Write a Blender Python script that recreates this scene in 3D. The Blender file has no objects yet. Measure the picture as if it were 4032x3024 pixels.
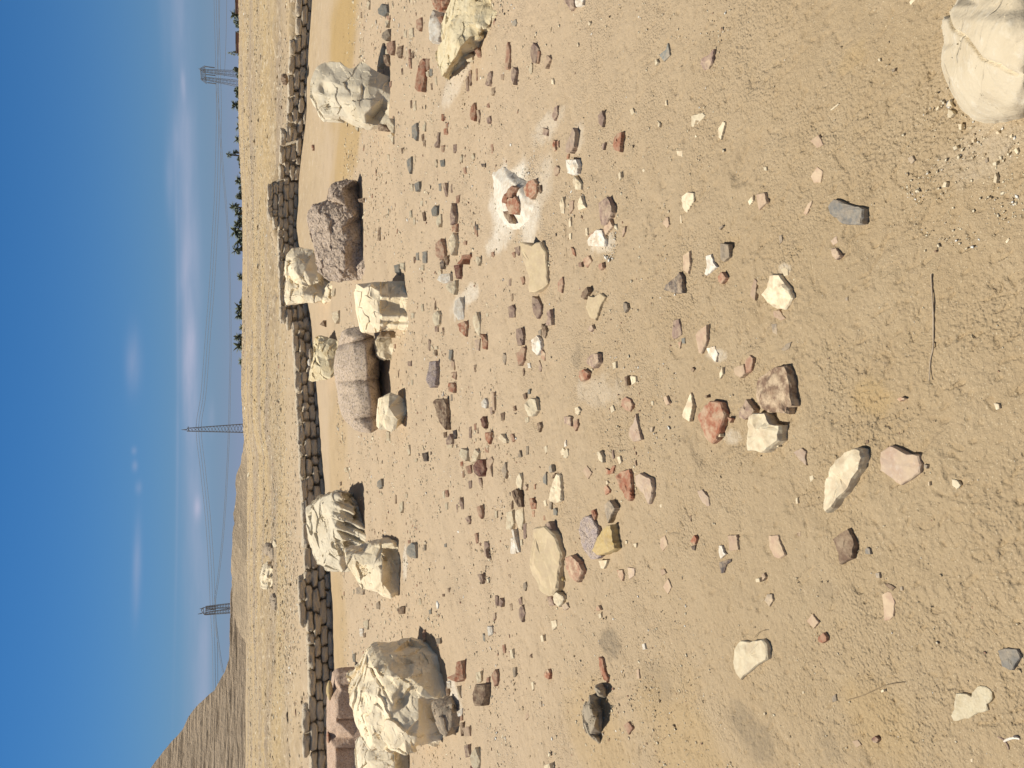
import bpy, bmesh, math, random
import numpy as np
from mathutils import Vector, Matrix
from mathutils.geometry import delaunay_2d_cdt

# ------------------------------------------------------------------ camera, sky, sun, exposure
SC = bpy.context.scene
COL = SC.collection
PX = 3028.0                      # focal length in photo pixels (photo is 4032 x 3024, turned on its side)
CAM = Vector((0, 0, 1.6))
TH = math.radians(19.23)
FW = Vector((0, math.cos(TH), -math.sin(TH)))
DN = Vector((0, -math.sin(TH), -math.cos(TH)))
RT = Vector((1, 0, 0))
cd = bpy.data.cameras.new('camera')
cd.sensor_width = 36.0
cd.lens = 36.0 * PX / 4032.0
cd.clip_start = 0.05
cd.clip_end = 20000
cam = bpy.data.objects.new('camera', cd)
COL.objects.link(cam)
m = Matrix((DN, RT, -FW)).transposed().to_4x4()      # the phone was held upright: the world's down is the picture's right
m.translation = CAM
cam.matrix_world = m
SC.camera = cam

SUN_EL, SUN_AZ = math.radians(64), math.radians(-50)  # ahead of the camera, to the left
SV = Vector((math.sin(SUN_AZ) * math.cos(SUN_EL), math.cos(SUN_AZ) * math.cos(SUN_EL), math.sin(SUN_EL)))
sl = bpy.data.lights.new('sun', 'SUN')
sl.energy = 4.5
sl.angle = math.radians(0.55)
sl.color = (1.0, 0.93, 0.82)
so = bpy.data.objects.new('sun', sl)
so.rotation_euler = SV.to_track_quat('Z', 'Y').to_euler()
so.location = (0, 0, 60)
COL.objects.link(so)
SC.view_settings.view_transform = 'Standard'
SC.view_settings.look = 'None'
SC.view_settings.exposure = 0.15
SC.view_settings.gamma = 1.0
SC.render.resolution_x = 1024
SC.render.resolution_y = 768

def ray(X, Y):
    return FW + DN * ((X - 2016) / PX) + RT * ((1512 - Y) / PX)

def azel(X, Y):
    d = ray(X, Y)
    return math.atan2(d.x, d.y), math.atan2(d.z, math.hypot(d.x, d.y))

world = bpy.data.worlds.new('World')
SC.world = world
world.use_nodes = True
NT = world.node_tree
NT.nodes.clear()

class G:
    """small node helper"""
    def __init__(s, nt): s.nt = nt
    def n(s, typ, **kw):
        nd = s.nt.nodes.new(typ)
        for k, v in kw.items():
            if k == 'ins':
                for i, val in v.items():
                    if isinstance(val, bpy.types.NodeSocket): s.nt.links.new(val, nd.inputs[i])
                    else: nd.inputs[i].default_value = val
            else: setattr(nd, k, v)
        return nd
    def m(s, op, a, b=0.0, c=0.0, clamp=False):
        nd = s.n('ShaderNodeMath', operation=op, use_clamp=clamp, ins={0: a, 1: b, 2: c})
        return nd.outputs[0]
    def mix(s, f, a, b, blend='MIX'):
        nd = s.n('ShaderNodeMix', data_type='RGBA', blend_type=blend, ins={0: f, 6: a, 7: b})
        return nd.outputs[2]
    def ramp(s, f, stops):
        nd = s.n('ShaderNodeValToRGB', ins={0: f})
        cr = nd.color_ramp
        while len(cr.elements) > 1: cr.elements.remove(cr.elements[-1])
        cr.elements[0].position = stops[0][0]; cr.elements[0].color = c4(stops[0][1])
        for p, c in stops[1:]:
            e = cr.elements.new(p); e.color = c4(c)
        return nd.outputs[0]
    def noise(s, vec, scale, detail=4, rough=.55, w=None):
        nd = s.n('ShaderNodeTexNoise')
        if w is not None: nd.noise_dimensions = '4D'; s.nt.links.new(w, nd.inputs['W'])
        s.nt.links.new(vec, nd.inputs['Vector'])
        nd.inputs['Scale'].default_value = scale; nd.inputs['Detail'].default_value = detail
        nd.inputs['Roughness'].default_value = rough
        return nd.outputs['Fac']

def c4(c):
    if isinstance(c, (int, float)): return (c, c, c, 1)
    return (c[0], c[1], c[2], 1)

g = G(NT)
sky = g.n('ShaderNodeTexSky', sky_type='NISHITA', sun_disc=False)
sky.sun_elevation = SUN_EL
sky.sun_rotation = SUN_AZ
sky.altitude = 50; sky.air_density = 1.1; sky.dust_density = 0.6; sky.ozone_density = 2.2
tc = g.n('ShaderNodeTexCoord')
sep = g.n('ShaderNodeSeparateXYZ', ins={0: tc.outputs['Generated']})
az = g.m('ARCTAN2', sep.outputs[0], sep.outputs[1])
el = g.m('ARCSINE', sep.outputs[2])
cv = g.n('ShaderNodeCombineXYZ', ins={0: g.m('MULTIPLY', az, 7.0), 1: g.m('MULTIPLY', el, 46.0), 2: 0.3})
nz = g.noise(cv.outputs[0], 1.0, 5, .5)
cv2 = g.n('ShaderNodeCombineXYZ', ins={0: g.m('MULTIPLY', az, 3.0), 1: g.m('MULTIPLY', el, 60.0), 2: 4.3})
nz2 = g.noise(cv2.outputs[0], 1.0, 4, .5)
def blob(X, Y, dX, dY, amp, tilt=0.0):
    a0, e0 = azel(X, Y)
    sa, se = dY / PX / 1.0, dX / PX * .85
    da = g.m('SUBTRACT', az, a0)
    de = g.m('SUBTRACT', g.m('SUBTRACT', el, e0), g.m('MULTIPLY', da, tilt))
    q = g.m('ADD', g.m('POWER', g.m('ABSOLUTE', g.m('DIVIDE', da, sa)), 2), g.m('POWER', g.m('ABSOLUTE', g.m('DIVIDE', de, se)), 2))
    return g.m('MULTIPLY', g.m('EXPONENT', g.m('MULTIPLY', q, -1)), amp)
# long thin bank of cloud low over the horizon, a few streaks above it
acc = blob(752, 1150, 46, 2300, .42, .022)
for b in [(722, 330, 9, 45, .55), (735, 1100, 24, 130, .5), (745, 1410, 26, 160, .75), (755, 1660, 28, 90, .4), (780, 2000, 14, 40, .7),
          (800, 2500, 26, 330, .3), (700, 520, 20, 90, .2), (668, 680, 16, 120, .22), (526, 1420, 24, 95, .42), (528, 1775, 10, 14, .35), (531, 1835, 10, 18, .5),
          (545, 1920, 12, 22, .35), (540, 2230, 15, 140, .45), (640, 60, 16, 140, .12), (830, 1640, 14, 60, .25), (700, 1500, 6, 900, .15)]:
    acc = g.m('ADD', acc, blob(*b))
mask = g.m('MULTIPLY', acc, g.m('MULTIPLY_ADD', nz, 2.3, -.35))
mask = g.m('MULTIPLY', mask, g.m('MULTIPLY_ADD', nz2, 1.1, .42), clamp=True)
hz = g.m('MULTIPLY', g.m('EXPONENT', g.m('MULTIPLY', g.m('ABSOLUTE', el), -11.0)), .82, clamp=True)
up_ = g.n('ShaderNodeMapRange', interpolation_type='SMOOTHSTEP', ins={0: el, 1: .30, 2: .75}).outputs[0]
tint = g.mix(up_, (.18, .665, 1.18, 1), (1.0, .78, .54, 1))     # deep blue low down, added warm tint above the view to warm the shade
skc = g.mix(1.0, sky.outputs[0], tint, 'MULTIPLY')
skc = g.mix(hz, skc, (4.7, 5.45, 8.0, 1))
skc = g.mix(mask, skc, (6.9, 7.5, 10.0, 1))
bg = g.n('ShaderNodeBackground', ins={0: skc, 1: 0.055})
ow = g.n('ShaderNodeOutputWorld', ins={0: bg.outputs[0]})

# ------------------------------------------------------------------ noise (numpy)
def _h(ix, iy, iz, s):
    with np.errstate(over='ignore'):
        n = ix.astype(np.uint32) * np.uint32(374761393) + iy.astype(np.uint32) * np.uint32(668265263) + iz.astype(np.uint32) * np.uint32(2246822519) + np.uint32((s * 3266489917) & 0xffffffff)
        n = (n ^ (n >> np.uint32(13))) * np.uint32(1274126177)
        n = n ^ (n >> np.uint32(16))
        n = n * np.uint32(2654435761)
        n = n ^ (n >> np.uint32(15))
    return n.astype(np.float64) / 4294967295.0
def n2(x, y, s=0):
    x = np.asarray(x, float); y = np.asarray(y, float)
    fx, fy = np.floor(x), np.floor(y)
    ix, iy = fx.astype(np.int64), fy.astype(np.int64)
    u, v = x - fx, y - fy
    u = u * u * u * (u * (u * 6 - 15) + 10); v = v * v * v * (v * (v * 6 - 15) + 10)
    z = np.zeros_like(ix)
    a, b = _h(ix, iy, z, s), _h(ix + 1, iy, z, s)
    c, d = _h(ix, iy + 1, z, s), _h(ix + 1, iy + 1, z, s)
    return ((a * (1 - u) + b * u) * (1 - v) + (c * (1 - u) + d * u) * v) * 2 - 1
def f2(x, y, o=4, s=0, g_=.5):
    t = 0; a = 1; k = 1; q = 0
    for i in range(o):
        t = t + a * n2(x * k + 17.3 * i, y * k - 9.1 * i, s + i); q += a; a *= g_; k *= 2.03
    return t / q
def n3(p, s=0):
    f = np.floor(p); i = f.astype(np.int64); w = p - f
    w = w * w * w * (w * (w * 6 - 15) + 10)
    r = 0
    for dx in (0, 1):
        for dy in (0, 1):
            for dz in (0, 1):
                h = _h(i[:, 0] + dx, i[:, 1] + dy, i[:, 2] + dz, s)
                r = r + h * (w[:, 0] if dx else 1 - w[:, 0]) * (w[:, 1] if dy else 1 - w[:, 1]) * (w[:, 2] if dz else 1 - w[:, 2])
    return r * 2 - 1
def f3(p, o=4, s=0, g_=.5):
    t = 0; a = 1; q = 0; p = p.copy()
    for i in range(o):
        t = t + a * n3(p, s + i); q += a; a *= g_; p = p * 2.03 + 7.7
    return t / q
def facets(p, s=0):
    """piecewise planar chips: each random cell tilts its own way"""
    f = np.floor(p).astype(np.int64)
    best = np.full(len(p), 9e9); hv = np.zeros(len(p))
    for dx in (-1, 0, 1):
        for dy in (-1, 0, 1):
            for dz in (-1, 0, 1):
                c = f + np.array([dx, dy, dz])
                j = np.stack([_h(c[:, 0], c[:, 1], c[:, 2], s + k) for k in range(3)], 1)
                q = p - (c + j)
                d = (q * q).sum(1)
                nn = np.stack([_h(c[:, 0], c[:, 1], c[:, 2], s + 7 + k) for k in range(3)], 1) * 2 - 1
                v = (q * nn).sum(1) + (nn[:, 0] * .3)
                hv = np.where(d < best, v, hv); best = np.minimum(best, d)
    return hv
def sm(a, b, x):
    t = np.clip((x - a) / (b - a), 0, 1)
    return t * t * (3 - 2 * t)

# ------------------------------------------------------------------ lay of the land
def at_y(X, Y, y):
    d = ray(X, Y)
    return CAM + d * (y / d.y)
WD = [(-2500, 1225, 17.0), (0, 1230, 18.2), (145, 1223, 18.4), (290, 1213, 18.7), (434, 1209, 19.0), (580, 1194, 19.6), (723, 1178, 20.2), (800, 1176, 20.3), (895, 1168, 20.2), (967, 1176, 19.9), (1190, 1211, 18.7),
      (1261, 1225, 18.4), (1473, 1245, 17.3), (1741, 1262, 16.5), (1934, 1279, 16.0), (2272, 1299, 15.3), (2441, 1313, 15.0), (2600, 1318, 14.8), (3024, 1322, 14.3), (5200, 1340, 13.6)]
FILL = [(-2500, 1160), (0, 1160), (350, 1158), (480, 1154), (560, 1136), (640, 1112), (700, 1088), (760, 1072), (880, 1076), (930, 1096), (1050, 1128), (1150, 1158), (1300, 1170), (1550, 1180), (1800, 1186), (2080, 1197), (2300, 1202), (2480, 1206), (2600, 1218), (2760, 1230), (3024, 1232), (5200, 1236)]
TOPX = [(-2500, 1155), (180, 1155), (200, 1131), (345, 1131), (362, 1131), (462, 1131), (466, 1152), (498, 1118), (540, 1117), (543, 1100), (690, 1100), (694, 1062), (895, 1063), (899, 1086), (1040, 1090), (1042, 1100), (1165, 1108), (1286, 1112), (1290, 1140), (1306, 1160), (1550, 1176), (2078, 1193),
        (2084, 1212), (2100, 1212), (2104, 1193), (2318, 1197), (2322, 1187), (2494, 1195), (2500, 1210), (2600, 1214), (2776, 1226), (2782, 1213), (2842, 1213), (2846, 1188), (2950, 1190), (2956, 1221), (5200, 1225)]
def interp(tab, v, k=1):
    return np.interp(v, [t[0] for t in tab], [t[k] for t in tab])
wp = []
for Y in np.arange(-2500, 5201, 25.0):
    y = float(interp(WD, Y, 2))
    pb = at_y(interp(WD, Y, 1), Y, y)
    pf = at_y(interp(FILL, Y), Y, y + .15)
    pt = at_y(interp(TOPX, Y), Y, y + .05)
    wp.append((pb.x, y, max(0, pb.z), pf.z, pt.z))
wp.sort()
wp = np.array(wp)
RIDGE = [(-9000, 942), (0, 942), (450, 942), (600, 947), (750, 952), (1100, 957), (1300, 955), (1530, 953), (1700, 958), (1800, 974), (9000, 974)]
EXR = 90.0
def az2Y(a):
    return 1512 - PX * np.tan(np.clip(a, -1.2, 1.2)) * (math.cos(TH) + .349 * math.sin(TH))
def H(x, y):
    x = np.asarray(x, float); y = np.asarray(y, float)
    r = np.hypot(x, y); a = np.arctan2(x, y)
    W = np.interp(x, wp[:, 0], wp[:, 1]); B = np.interp(x, wp[:, 0], wp[:, 2]); T = np.interp(x, wp[:, 0], wp[:, 3])
    s = y - W
    mac = .018 * n2(x / 1.9, y / 1.9, 3) + .012 * n2(x / .8, y / .8, 4)
    zf = (B + .02) * sm(-4.5, -.1, s) + mac * sm(.3, 2.2, r) - .05 * np.exp(-((x - 4.6) / 3.0) ** 2 - ((y - 14.0) / 1.7) ** 2)
    Yp = az2Y(a)
    el_ = (960 - np.interp(Yp, [t[0] for t in RIDGE], [t[1] for t in RIDGE])) * .89 / PX * np.cos(np.clip(a, -1, 1)) + 0
    zr = 1.6 + el_ * EXR
    Tb = .50 + (T - .50) * (1 - sm(.5, 5, s))
    t = np.clip((r - 18) / (EXR - 18), 0, 1)
    t = t ** .8
    far = Tb + (zr - Tb) * t + (.10 * f2(x / 7, y / 9, 3, 11) + .05 * f2(x / 1.6, y / 1.6, 3, 12)) * sm(16, 30, r) * (1 - .4 * sm(60, 90, r))
    far = far + .10 * n2(x / 5.0, y / 40.0, 31) * sm(60, 88, r)
    drop = sm(EXR + 4, EXR + 55, r) * sm(1900, 1650, Yp)
    far = far * (1 - drop) + (-4.0) * drop
    k = sm(.12, .36, s)
    k = np.where(y < 1.0, 0, k)
    return zf * (1 - k) + far * k
def hit(X, Y):
    d = ray(X, Y)
    t = np.geomspace(.6, 1200, 600)
    z = CAM.z + d.z * t
    h = H(d.x * t, d.y * t)
    w = np.nonzero(z < h)[0]
    if len(w) == 0: return CAM + d * 300
    i = max(1, int(w[0])); lo, hi = t[i - 1], t[i]
    for _ in range(22):
        md = (lo + hi) / 2
        if CAM.z + d.z * md < float(H(d.x * md, d.y * md)): hi = md
        else: lo = md
    p = CAM + d * hi
    return p
def at_h(X, Y, z):
    d = ray(X, Y)
    return CAM + d * ((z - CAM.z) / d.z)
S_ = .4822
TILE = {'T1': (1200, 0), 'T2': (1200, 750), 'T3': (1200, 1500), 'T4': (1200, 2224), 'U1': (1900, 0), 'U2': (1900, 750), 'U3': (1900, 1500), 'U4': (1900, 2224),
        'V1': (2600, 0), 'V2': (2600, 750), 'V3': (2600, 1500), 'V4': (2600, 2224), 'Z1': (3232, 0), 'Z2': (3232, 750), 'Z3': (3232, 1500), 'Z4': (3232, 2224),
        'A1': (500, 0), 'A2': (500, 750), 'A3': (500, 1500), 'A4': (500, 2224)}
def px(tile, x, y):
    o = TILE[tile]
    return o[0] + x * S_, o[1] + y * S_

# ------------------------------------------------------------------ materials
MATS = {}
def new_mat(name):
    mt = bpy.data.materials.new(name); mt.use_nodes = True
    mt.node_tree.nodes.clear()
    return mt, G(mt.node_tree)
def finish(g, col, rough=.9, bump=None, dist=.01, strength=1.0, spec=.25):
    b = g.n('ShaderNodeBsdfPrincipled')
    b.inputs['Roughness'].default_value = rough
    b.inputs['Specular IOR Level'].default_value = spec
    if isinstance(col, bpy.types.NodeSocket): g.nt.links.new(col, b.inputs['Base Color'])
    else: b.inputs['Base Color'].default_value = c4(col)
    if bump is not None:
        bp = g.n('ShaderNodeBump', ins={'Strength': strength, 'Distance': dist, 'Height': bump})
        g.nt.links.new(bp.outputs[0], b.inputs['Normal'])
    g.n('ShaderNodeOutputMaterial', ins={0: b.outputs[0]})
def stone_mat(name, a, b, c, scale=8, bump=.004, fine=60, speck=0, sc=(.03, .02, .02), spk=220, crack=0, dust=0):
    """a main colour, b blotches, c fine dust/grain"""
    if name in MATS: return MATS[name]
    mt, g = new_mat(name)
    tc = g.n('ShaderNodeTexCoord'); inf = g.n('ShaderNodeObjectInfo')
    w = g.m('MULTIPLY', inf.outputs['Random'], 37.0)
    P = tc.outputs['Object']
    n1 = g.noise(P, scale, 5, .6, w)
    nf = g.noise(P, fine, 5, .65, w)
    col = g.mix(g.m('MULTIPLY_ADD', n1, 4.0, -1.75, clamp=True), c4(a), c4(b))
    col = g.mix(g.m('MULTIPLY_ADD', nf, 5.0, -2.6, clamp=True), col, c4(c))
    if dust:      # windblown sand lying in patches on the stone
        dn = g.noise(P, fine * .35, 5, .65, w)
        am = g.m('MULTIPLY', g.m('MULTIPLY_ADD', dn, 5.0, -2.1, clamp=True), g.m('MULTIPLY_ADD', inf.outputs['Random'], .5, dust - .25, clamp=True))
        col = g.mix(am, col, (.55, .43, .29, 1))
    val = g.m('MULTIPLY_ADD', inf.outputs['Random'], .30, .85)
    hsv = g.n('ShaderNodeHueSaturation', ins={'Value': val, 'Color': col})
    col = hsv.outputs[0]
    hgt = g.m('ADD', g.m('MULTIPLY', nf, .5), g.noise(P, scale * 3, 4, .6, w))
    if speck:
        vo = g.n('ShaderNodeTexVoronoi', ins={'Vector': P, 'Scale': spk})
        s1 = g.noise(P, spk * .8, 2, .5, w)
        col = g.mix(g.m('MULTIPLY', g.m('GREATER_THAN', s1, .55), speck), col, c4(sc))
        col = g.mix(g.m('MULTIPLY', g.m('LESS_THAN', g.noise(P, spk * .6, 2, .5, w), .42), speck * .8), col, (.62, .52, .44, 1))
        hgt = g.m('ADD', hgt, g.m('MULTIPLY', s1, .4))
    if crack:
        wp_ = g.n('ShaderNodeTexNoise'); g.nt.links.new(P, wp_.inputs['Vector']); wp_.inputs['Scale'].default_value = scale * 1.4; wp_.inputs['Detail'].default_value = 4
        mx = g.n('ShaderNodeMix', data_type='VECTOR', ins={0: .12, 4: P, 5: wp_.outputs['Color']})
        vo = g.n('ShaderNodeTexVoronoi', feature='DISTANCE_TO_EDGE', ins={'Vector': mx.outputs[1], 'Scale': scale * .8})
        ck = g.m('MULTIPLY', g.m('SUBTRACT', 1.0, g.m('MULTIPLY', vo.outputs['Distance'], 60.0), clamp=True), g.m('MULTIPLY_ADD', n1, 5.0, -2.3, clamp=True))
        hgt = g.m('SUBTRACT', hgt, g.m('MULTIPLY', ck, crack))
    finish(g, col, .92, hgt, bump)
    MATS[name] = mt
    return mt
LIME = stone_mat('limestone', (.80, .69, .49), (.71, .58, .37), (.86, .78, .60), 4, .006, 40, crack=.15)
LIMEO = stone_mat('ochre_limestone', (.68, .59, .39), (.58, .45, .24), (.76, .68, .49), 4, .012, 30, crack=.2)
LIMEW = stone_mat('pale_limestone', (.79, .70, .52), (.71, .60, .41), (.84, .77, .62), 3, .005, 40, crack=.15)
LIMEB = stone_mat('boulder_limestone', (.68, .59, .43), (.60, .50, .34), (.74, .67, .53), 5, .008, 34, crack=1.0)
GRAN = stone_mat('pink_granite', (.57, .455, .335), (.51, .40, .29), (.65, .53, .40), 6, .008, 50, .65, (.20, .16, .13), 55)
GRAN2 = stone_mat('dark_granite', (.55, .44, .335), (.46, .36, .265), (.65, .54, .42), 6, .016, 50, .55, (.17, .13, .10), 50)
GRAN3 = stone_mat('rose_granite', (.53, .385, .275), (.45, .32, .22), (.60, .46, .34), 6, .006, 50, .5, (.20, .12, .10), 70)
PAL = {
 'w': stone_mat('cream_chip', (.74, .65, .46), (.64, .53, .35), (.80, .73, .56), 22, .002, 90, dust=.68),
 'W': stone_mat('white_chip', (.80, .76, .66), (.72, .65, .52), (.84, .81, .73), 22, .003, 90, dust=.68),
 's': stone_mat('sand_slab', (.64, .52, .33), (.58, .46, .28), (.70, .58, .39), 14, .002, 70, dust=.68),
 'r': stone_mat('dusty_red', (.38, .215, .145), (.46, .31, .21), (.30, .15, .10), 22, .002, 90, dust=.68),
 'R': stone_mat('rust_red', (.35, .145, .085), (.42, .23, .15), (.26, .09, .055), 22, .002, 90, dust=.68),
 'p': stone_mat('purple_brown', (.29, .20, .16), (.38, .28, .22), (.20, .135, .11), 22, .003, 90, dust=.68),
 'd': stone_mat('dark_red', (.19, .075, .055), (.12, .07, .065), (.26, .13, .10), 22, .005, 90, dust=.38),
 'g': stone_mat('blue_grey', (.24, .245, .22), (.34, .31, .25), (.18, .185, .17), 22, .003, 90, dust=.38),
 'k': stone_mat('near_black', (.075, .070, .072), (.15, .10, .07), (.11, .105, .11), 22, .004, 90, dust=.38),
 'b': stone_mat('brown', (.19, .125, .085), (.27, .185, .12), (.13, .085, .06), 22, .004, 90, dust=.68),
 'n': stone_mat('dun_grey', (.30, .25, .19), (.40, .33, .24), (.22, .18, .14), 22, .005, 90, dust=.68),
 'f': stone_mat('faded_pink', (.46, .33, .235), (.50, .38, .25), (.40, .26, .19), 22, .001, 90, dust=.68),
 'q': stone_mat('speckled_granite', (.42, .35, .33), (.36, .29, .27), (.55, .48, .44), 22, .004, 60, .7, (.08, .06, .07), 240, dust=.68),
 'y': stone_mat('yellow_stone', (.62, .47, .22), (.54, .38, .15), (.68, .56, .32), 22, .003, 80, dust=.68),
 'e': stone_mat('slate', (.20, .195, .18), (.37, .33, .26), (.26, .25, .23), 41, .003, 120, dust=.38),
 'i': stone_mat('pink_grey', (.48, .37, .28), (.42, .29, .21), (.54, .45, .36), 19, .002, 90, dust=.68),
 'c': stone_mat('crusty_plaster', (.68, .60, .42), (.58, .49, .32), (.76, .70, .54), 26, .005, 120, dust=.4),
}
CHAR = stone_mat('charcoal_rock', (.33, .28, .205), (.42, .355, .26), (.48, .40, .29), 9, .012, 40)

# ------------------------------------------------------------------ object helpers
def tag(o, label=None, cat=None, group=None, kind=None):
    if label: o['label'] = label
    if cat: o['category'] = cat
    if group: o['group'] = group
    if kind: o['kind'] = kind
    return o
def link_mesh(name, verts, faces, mats, parent=None, loc=None, smooth=False, midx=None):
    v = np.asarray(verts, float)
    if loc is None: loc = (0, 0, 0)
    v = v - np.array(loc)
    me = bpy.data.meshes.new(name)
    me.from_pydata(v.tolist() if len(v) < 200000 else v.tolist(), [], faces)
    for mt in (mats if isinstance(mats, (list, tuple)) else [mats]): me.materials.append(mt)
    if midx is not None: me.polygons.foreach_set('material_index', midx)
    if smooth: me.polygons.foreach_set('use_smooth', [True] * len(me.polygons))
    me.update()
    o = bpy.data.objects.new(name, me); COL.objects.link(o)
    if parent is not None:
        o.parent = parent
        o.location = Vector(loc) - parent.location
    else: o.location = loc
    return o
def empty(name, loc):
    o = bpy.data.objects.new(name, None); COL.objects.link(o); o.location = loc
    o.empty_display_size = .1
    return o
# ------------------------------------------------------------------ ground: one sheet, finest in front of the camera, on to the horizon
def gmask(X, Y, dX, dY, x, y, s):
    """soft patch of the ground, placed where the photo shows it"""
    p = hit(X, Y); p2 = hit(X - dX, Y); p3 = hit(X + dX, Y)
    ry = abs(p2.y - p3.y) / 2; rx = dY / PX * p.y / (math.cos(TH) - math.sin(TH) * (X - 2016) / PX)
    d = np.sqrt(((x - p.x) / rx) ** 2 + ((y - p.y) / ry) ** 2)
    d = d + .45 * f2(x / (rx * .7), y / (rx * .7), 4, s)
    return sm(1.25, .55, d)
def make_ground():
    rs = [0.0] + list(np.geomspace(.12, .75, 14)) + list(np.geomspace(.78, 12, 1350)) + list(np.geomspace(12.05, 100, 400)) + list(np.geomspace(102, 9000, 60))
    rs = np.array(rs)
    a = list(np.radians(np.arange(-37, 37.001, .1)))
    side = [math.radians(v) for v in (38, 40, 43, 47, 52, 58, 66, 75, 86, 98, 112, 128, 146, 164)]
    an = np.array([-v for v in reversed(side)] + a + side)
    an = np.append(an, math.pi)
    R, A = np.meshgrid(rs[1:], an, indexing='ij')
    x = R * np.sin(A); y = R * np.cos(A)
    z = H(x, y)
    # crumbs, scuffs and small clods of trodden sand
    near = sm(14, 5, R); mid = sm(20, 7, R)
    rough = sm(-.30, .40, f2(x / .35, y / .35, 4, 21)) * (.25 + .75 * sm(-.3, .4, f2(x / 1.3, y / 1.3, 2, 22)))
    wx = x + .012 * n2(x / .05, y / .05, 41); wy = y + .012 * n2(x / .05, y / .05, 42)
    xr, yr = .8 * wx + .6 * wy, -.6 * wx + .8 * wy
    x2, y2 = .28 * wx - .96 * wy, .96 * wx + .28 * wy
    cl = n2(xr / .023, yr / .023, 23); c2 = n2(x2 / .0105, y2 / .0105, 24); c3 = n2(x2 / .046, y2 / .046, 25)
    z = z + near * (.006 * f2(xr / .16, yr / .16, 3, 26) + rough * (.004 * np.maximum(cl - .12, 0) ** .8 + .0018 * c2 + .004 * np.maximum(c3 - .2, 0)) - .0040 * sm(.60, .74, n2(xr / .020, yr / .034, 27)) - .0035 * sm(.62, .75, n2(x2 / .032, y2 / .018, 47)) * sm(-.4, .2, n2(x / .5, y / .5, 48)))
    z = z + near * .0010 * c2 + mid * .0030 * n2(xr / .07, yr / .07, 28)
    # heel scuffs
    z = z - near * .010 * sm(.45, .75, n2(xr / .16, yr / .26, 43)) * sm(-.2, .3, n2(x / .9, y / .9, 44))
    # rubbly surface beyond the wall
    Wl = np.interp(x, wp[:, 0], wp[:, 1])
    fm = sm(.6, 2.5, y - Wl) * sm(95, 75, R)
    z = z + fm * sm(-.2, .3, f2(x / 5, y / 5, 3, 30)) * (.08 * np.maximum(n2(x / .24, y / .24, 29), 0) + .05 * n2(x / .5, y / .7, 32))
    nr, na = x.shape
    V = np.stack([x.ravel(), y.ravel(), z.ravel()], 1)
    V = np.vstack([V, [[0, 0, float(H(0, 0.0))]]])
    idx = np.arange(nr * na).reshape(nr, na)
    q = np.stack([idx[:-1, :-1], idx[1:, :-1], idx[1:, 1:], idx[:-1, 1:]], -1).reshape(-1, 4)
    qw = np.stack([idx[:-1, -1], idx[1:, -1], idx[1:, 0], idx[:-1, 0]], -1).reshape(-1, 4)
    q = np.vstack([q, qw])
    c = nr * na
    nx = np.roll(np.arange(na), -1)
    tr = np.stack([np.full(na, c), idx[0, np.arange(na)], idx[0, nx]], 1)
    me = bpy.data.meshes.new('ground')
    me.vertices.add(len(V)); me.vertices.foreach_set('co', V.ravel())
    nl = len(q) * 4 + len(tr) * 3
    me.loops.add(nl); me.loops.foreach_set('vertex_index', np.concatenate([q[:, ::-1].ravel(), tr[:, ::-1].ravel()]).astype(np.int32))
    me.polygons.add(len(q) + len(tr))
    ls = np.concatenate([np.arange(len(q)) * 4, len(q) * 4 + np.arange(len(tr)) * 3]).astype(np.int32)
    me.polygons.foreach_set('loop_start', ls)
    me.update(calc_edges=True)
    me.polygons.foreach_set('use_smooth', np.ones(len(q) + len(tr), dtype=bool))
    # stains with a shape of their own: lime powder, ash, ochre sand
    vx, vy = V[:, 0], V[:, 1]
    white = np.zeros(len(V)); ash = np.zeros(len(V)); yel = np.zeros(len(V))
    nm = np.hypot(vx, vy) < 22
    fx, fy = vx[nm], vy[nm]
    def put(arr, lst):
        for i, (X, Y, dX, dY, am) in enumerate(lst):
            arr[nm] = np.maximum(arr[nm], am * gmask(X, Y, dX, dY, fx, fy, 50 + i))
    put(white, [(2005, 800, 80, 140, .85), (2085, 880, 45, 120, .6), (1960, 950, 50, 50, .5), (1805, 1210, 30, 50, .5), (1850, 1160, 30, 40, .5), (2275, 540, 25, 60, .25), (2370, 960, 45, 40, .4), (2130, 740, 40, 120, .3),
                (2150, 500, 60, 60, .28), (1790, 330, 60, 60, .35), (2820, 1400, 35, 28, .35), (2560, 960, 60, 40, .0), (3860, 600, 160, 130, .12), (3300, 1480, 70, 60, .0), (2870, 1720, 35, 30, .3), (1790, 2740, 30, 60, .6), (3090, 1060, 30, 25, .35), (1740, 2290, 0.1, 1, 0),
                (2345, 1540, 90, 60, .18), (1595, 2215, 10, 70, .5)])
    put(ash, [(2400, 2530, 42, 60, .85), (2960, 2890, 90, 85, .6), (2920, 2800, 40, 40, .5), (2590, 2680, 60, 80, .35), (3270, 2950, 50, 60, .35), (2270, 1410, 22, 45, .5), (3870, 2560, 40, 50, .2), (3260, 2330, 50, 50, .3)])
    put(yel, [(1350, 180, 80, 340, 1.15), (1365, 560, 60, 190, .9), (1345, 700, 45, 240, .5), (1330, 1850, 40, 420, .45), (1335, 2450, 45, 230, .6), (3420, 1560, 90, 80, .45), (2700, 2950, 200, 260, .4), (2350, 2900, 150, 200, .35), (3480, 2850, 160, 160, .3), (3350, 230, 60, 60, .3)])
    for nmn, arr in (('lime', white), ('ash', ash), ('ochre', yel)):
        at = me.attributes.new(nmn, 'FLOAT', 'POINT'); at.data.foreach_set('value', arr.astype(np.float32))
    # colour
    mt, g = new_mat('sand')
    geo = g.n('ShaderNodeNewGeometry'); P = geo.outputs['Position']
    big = g.noise(P, .55, 5, .6); med = g.noise(P, 3.5, 5, .6); fin = g.noise(P, 55, 4, .7); grain = g.noise(P, 240, 2, .6)
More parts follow.
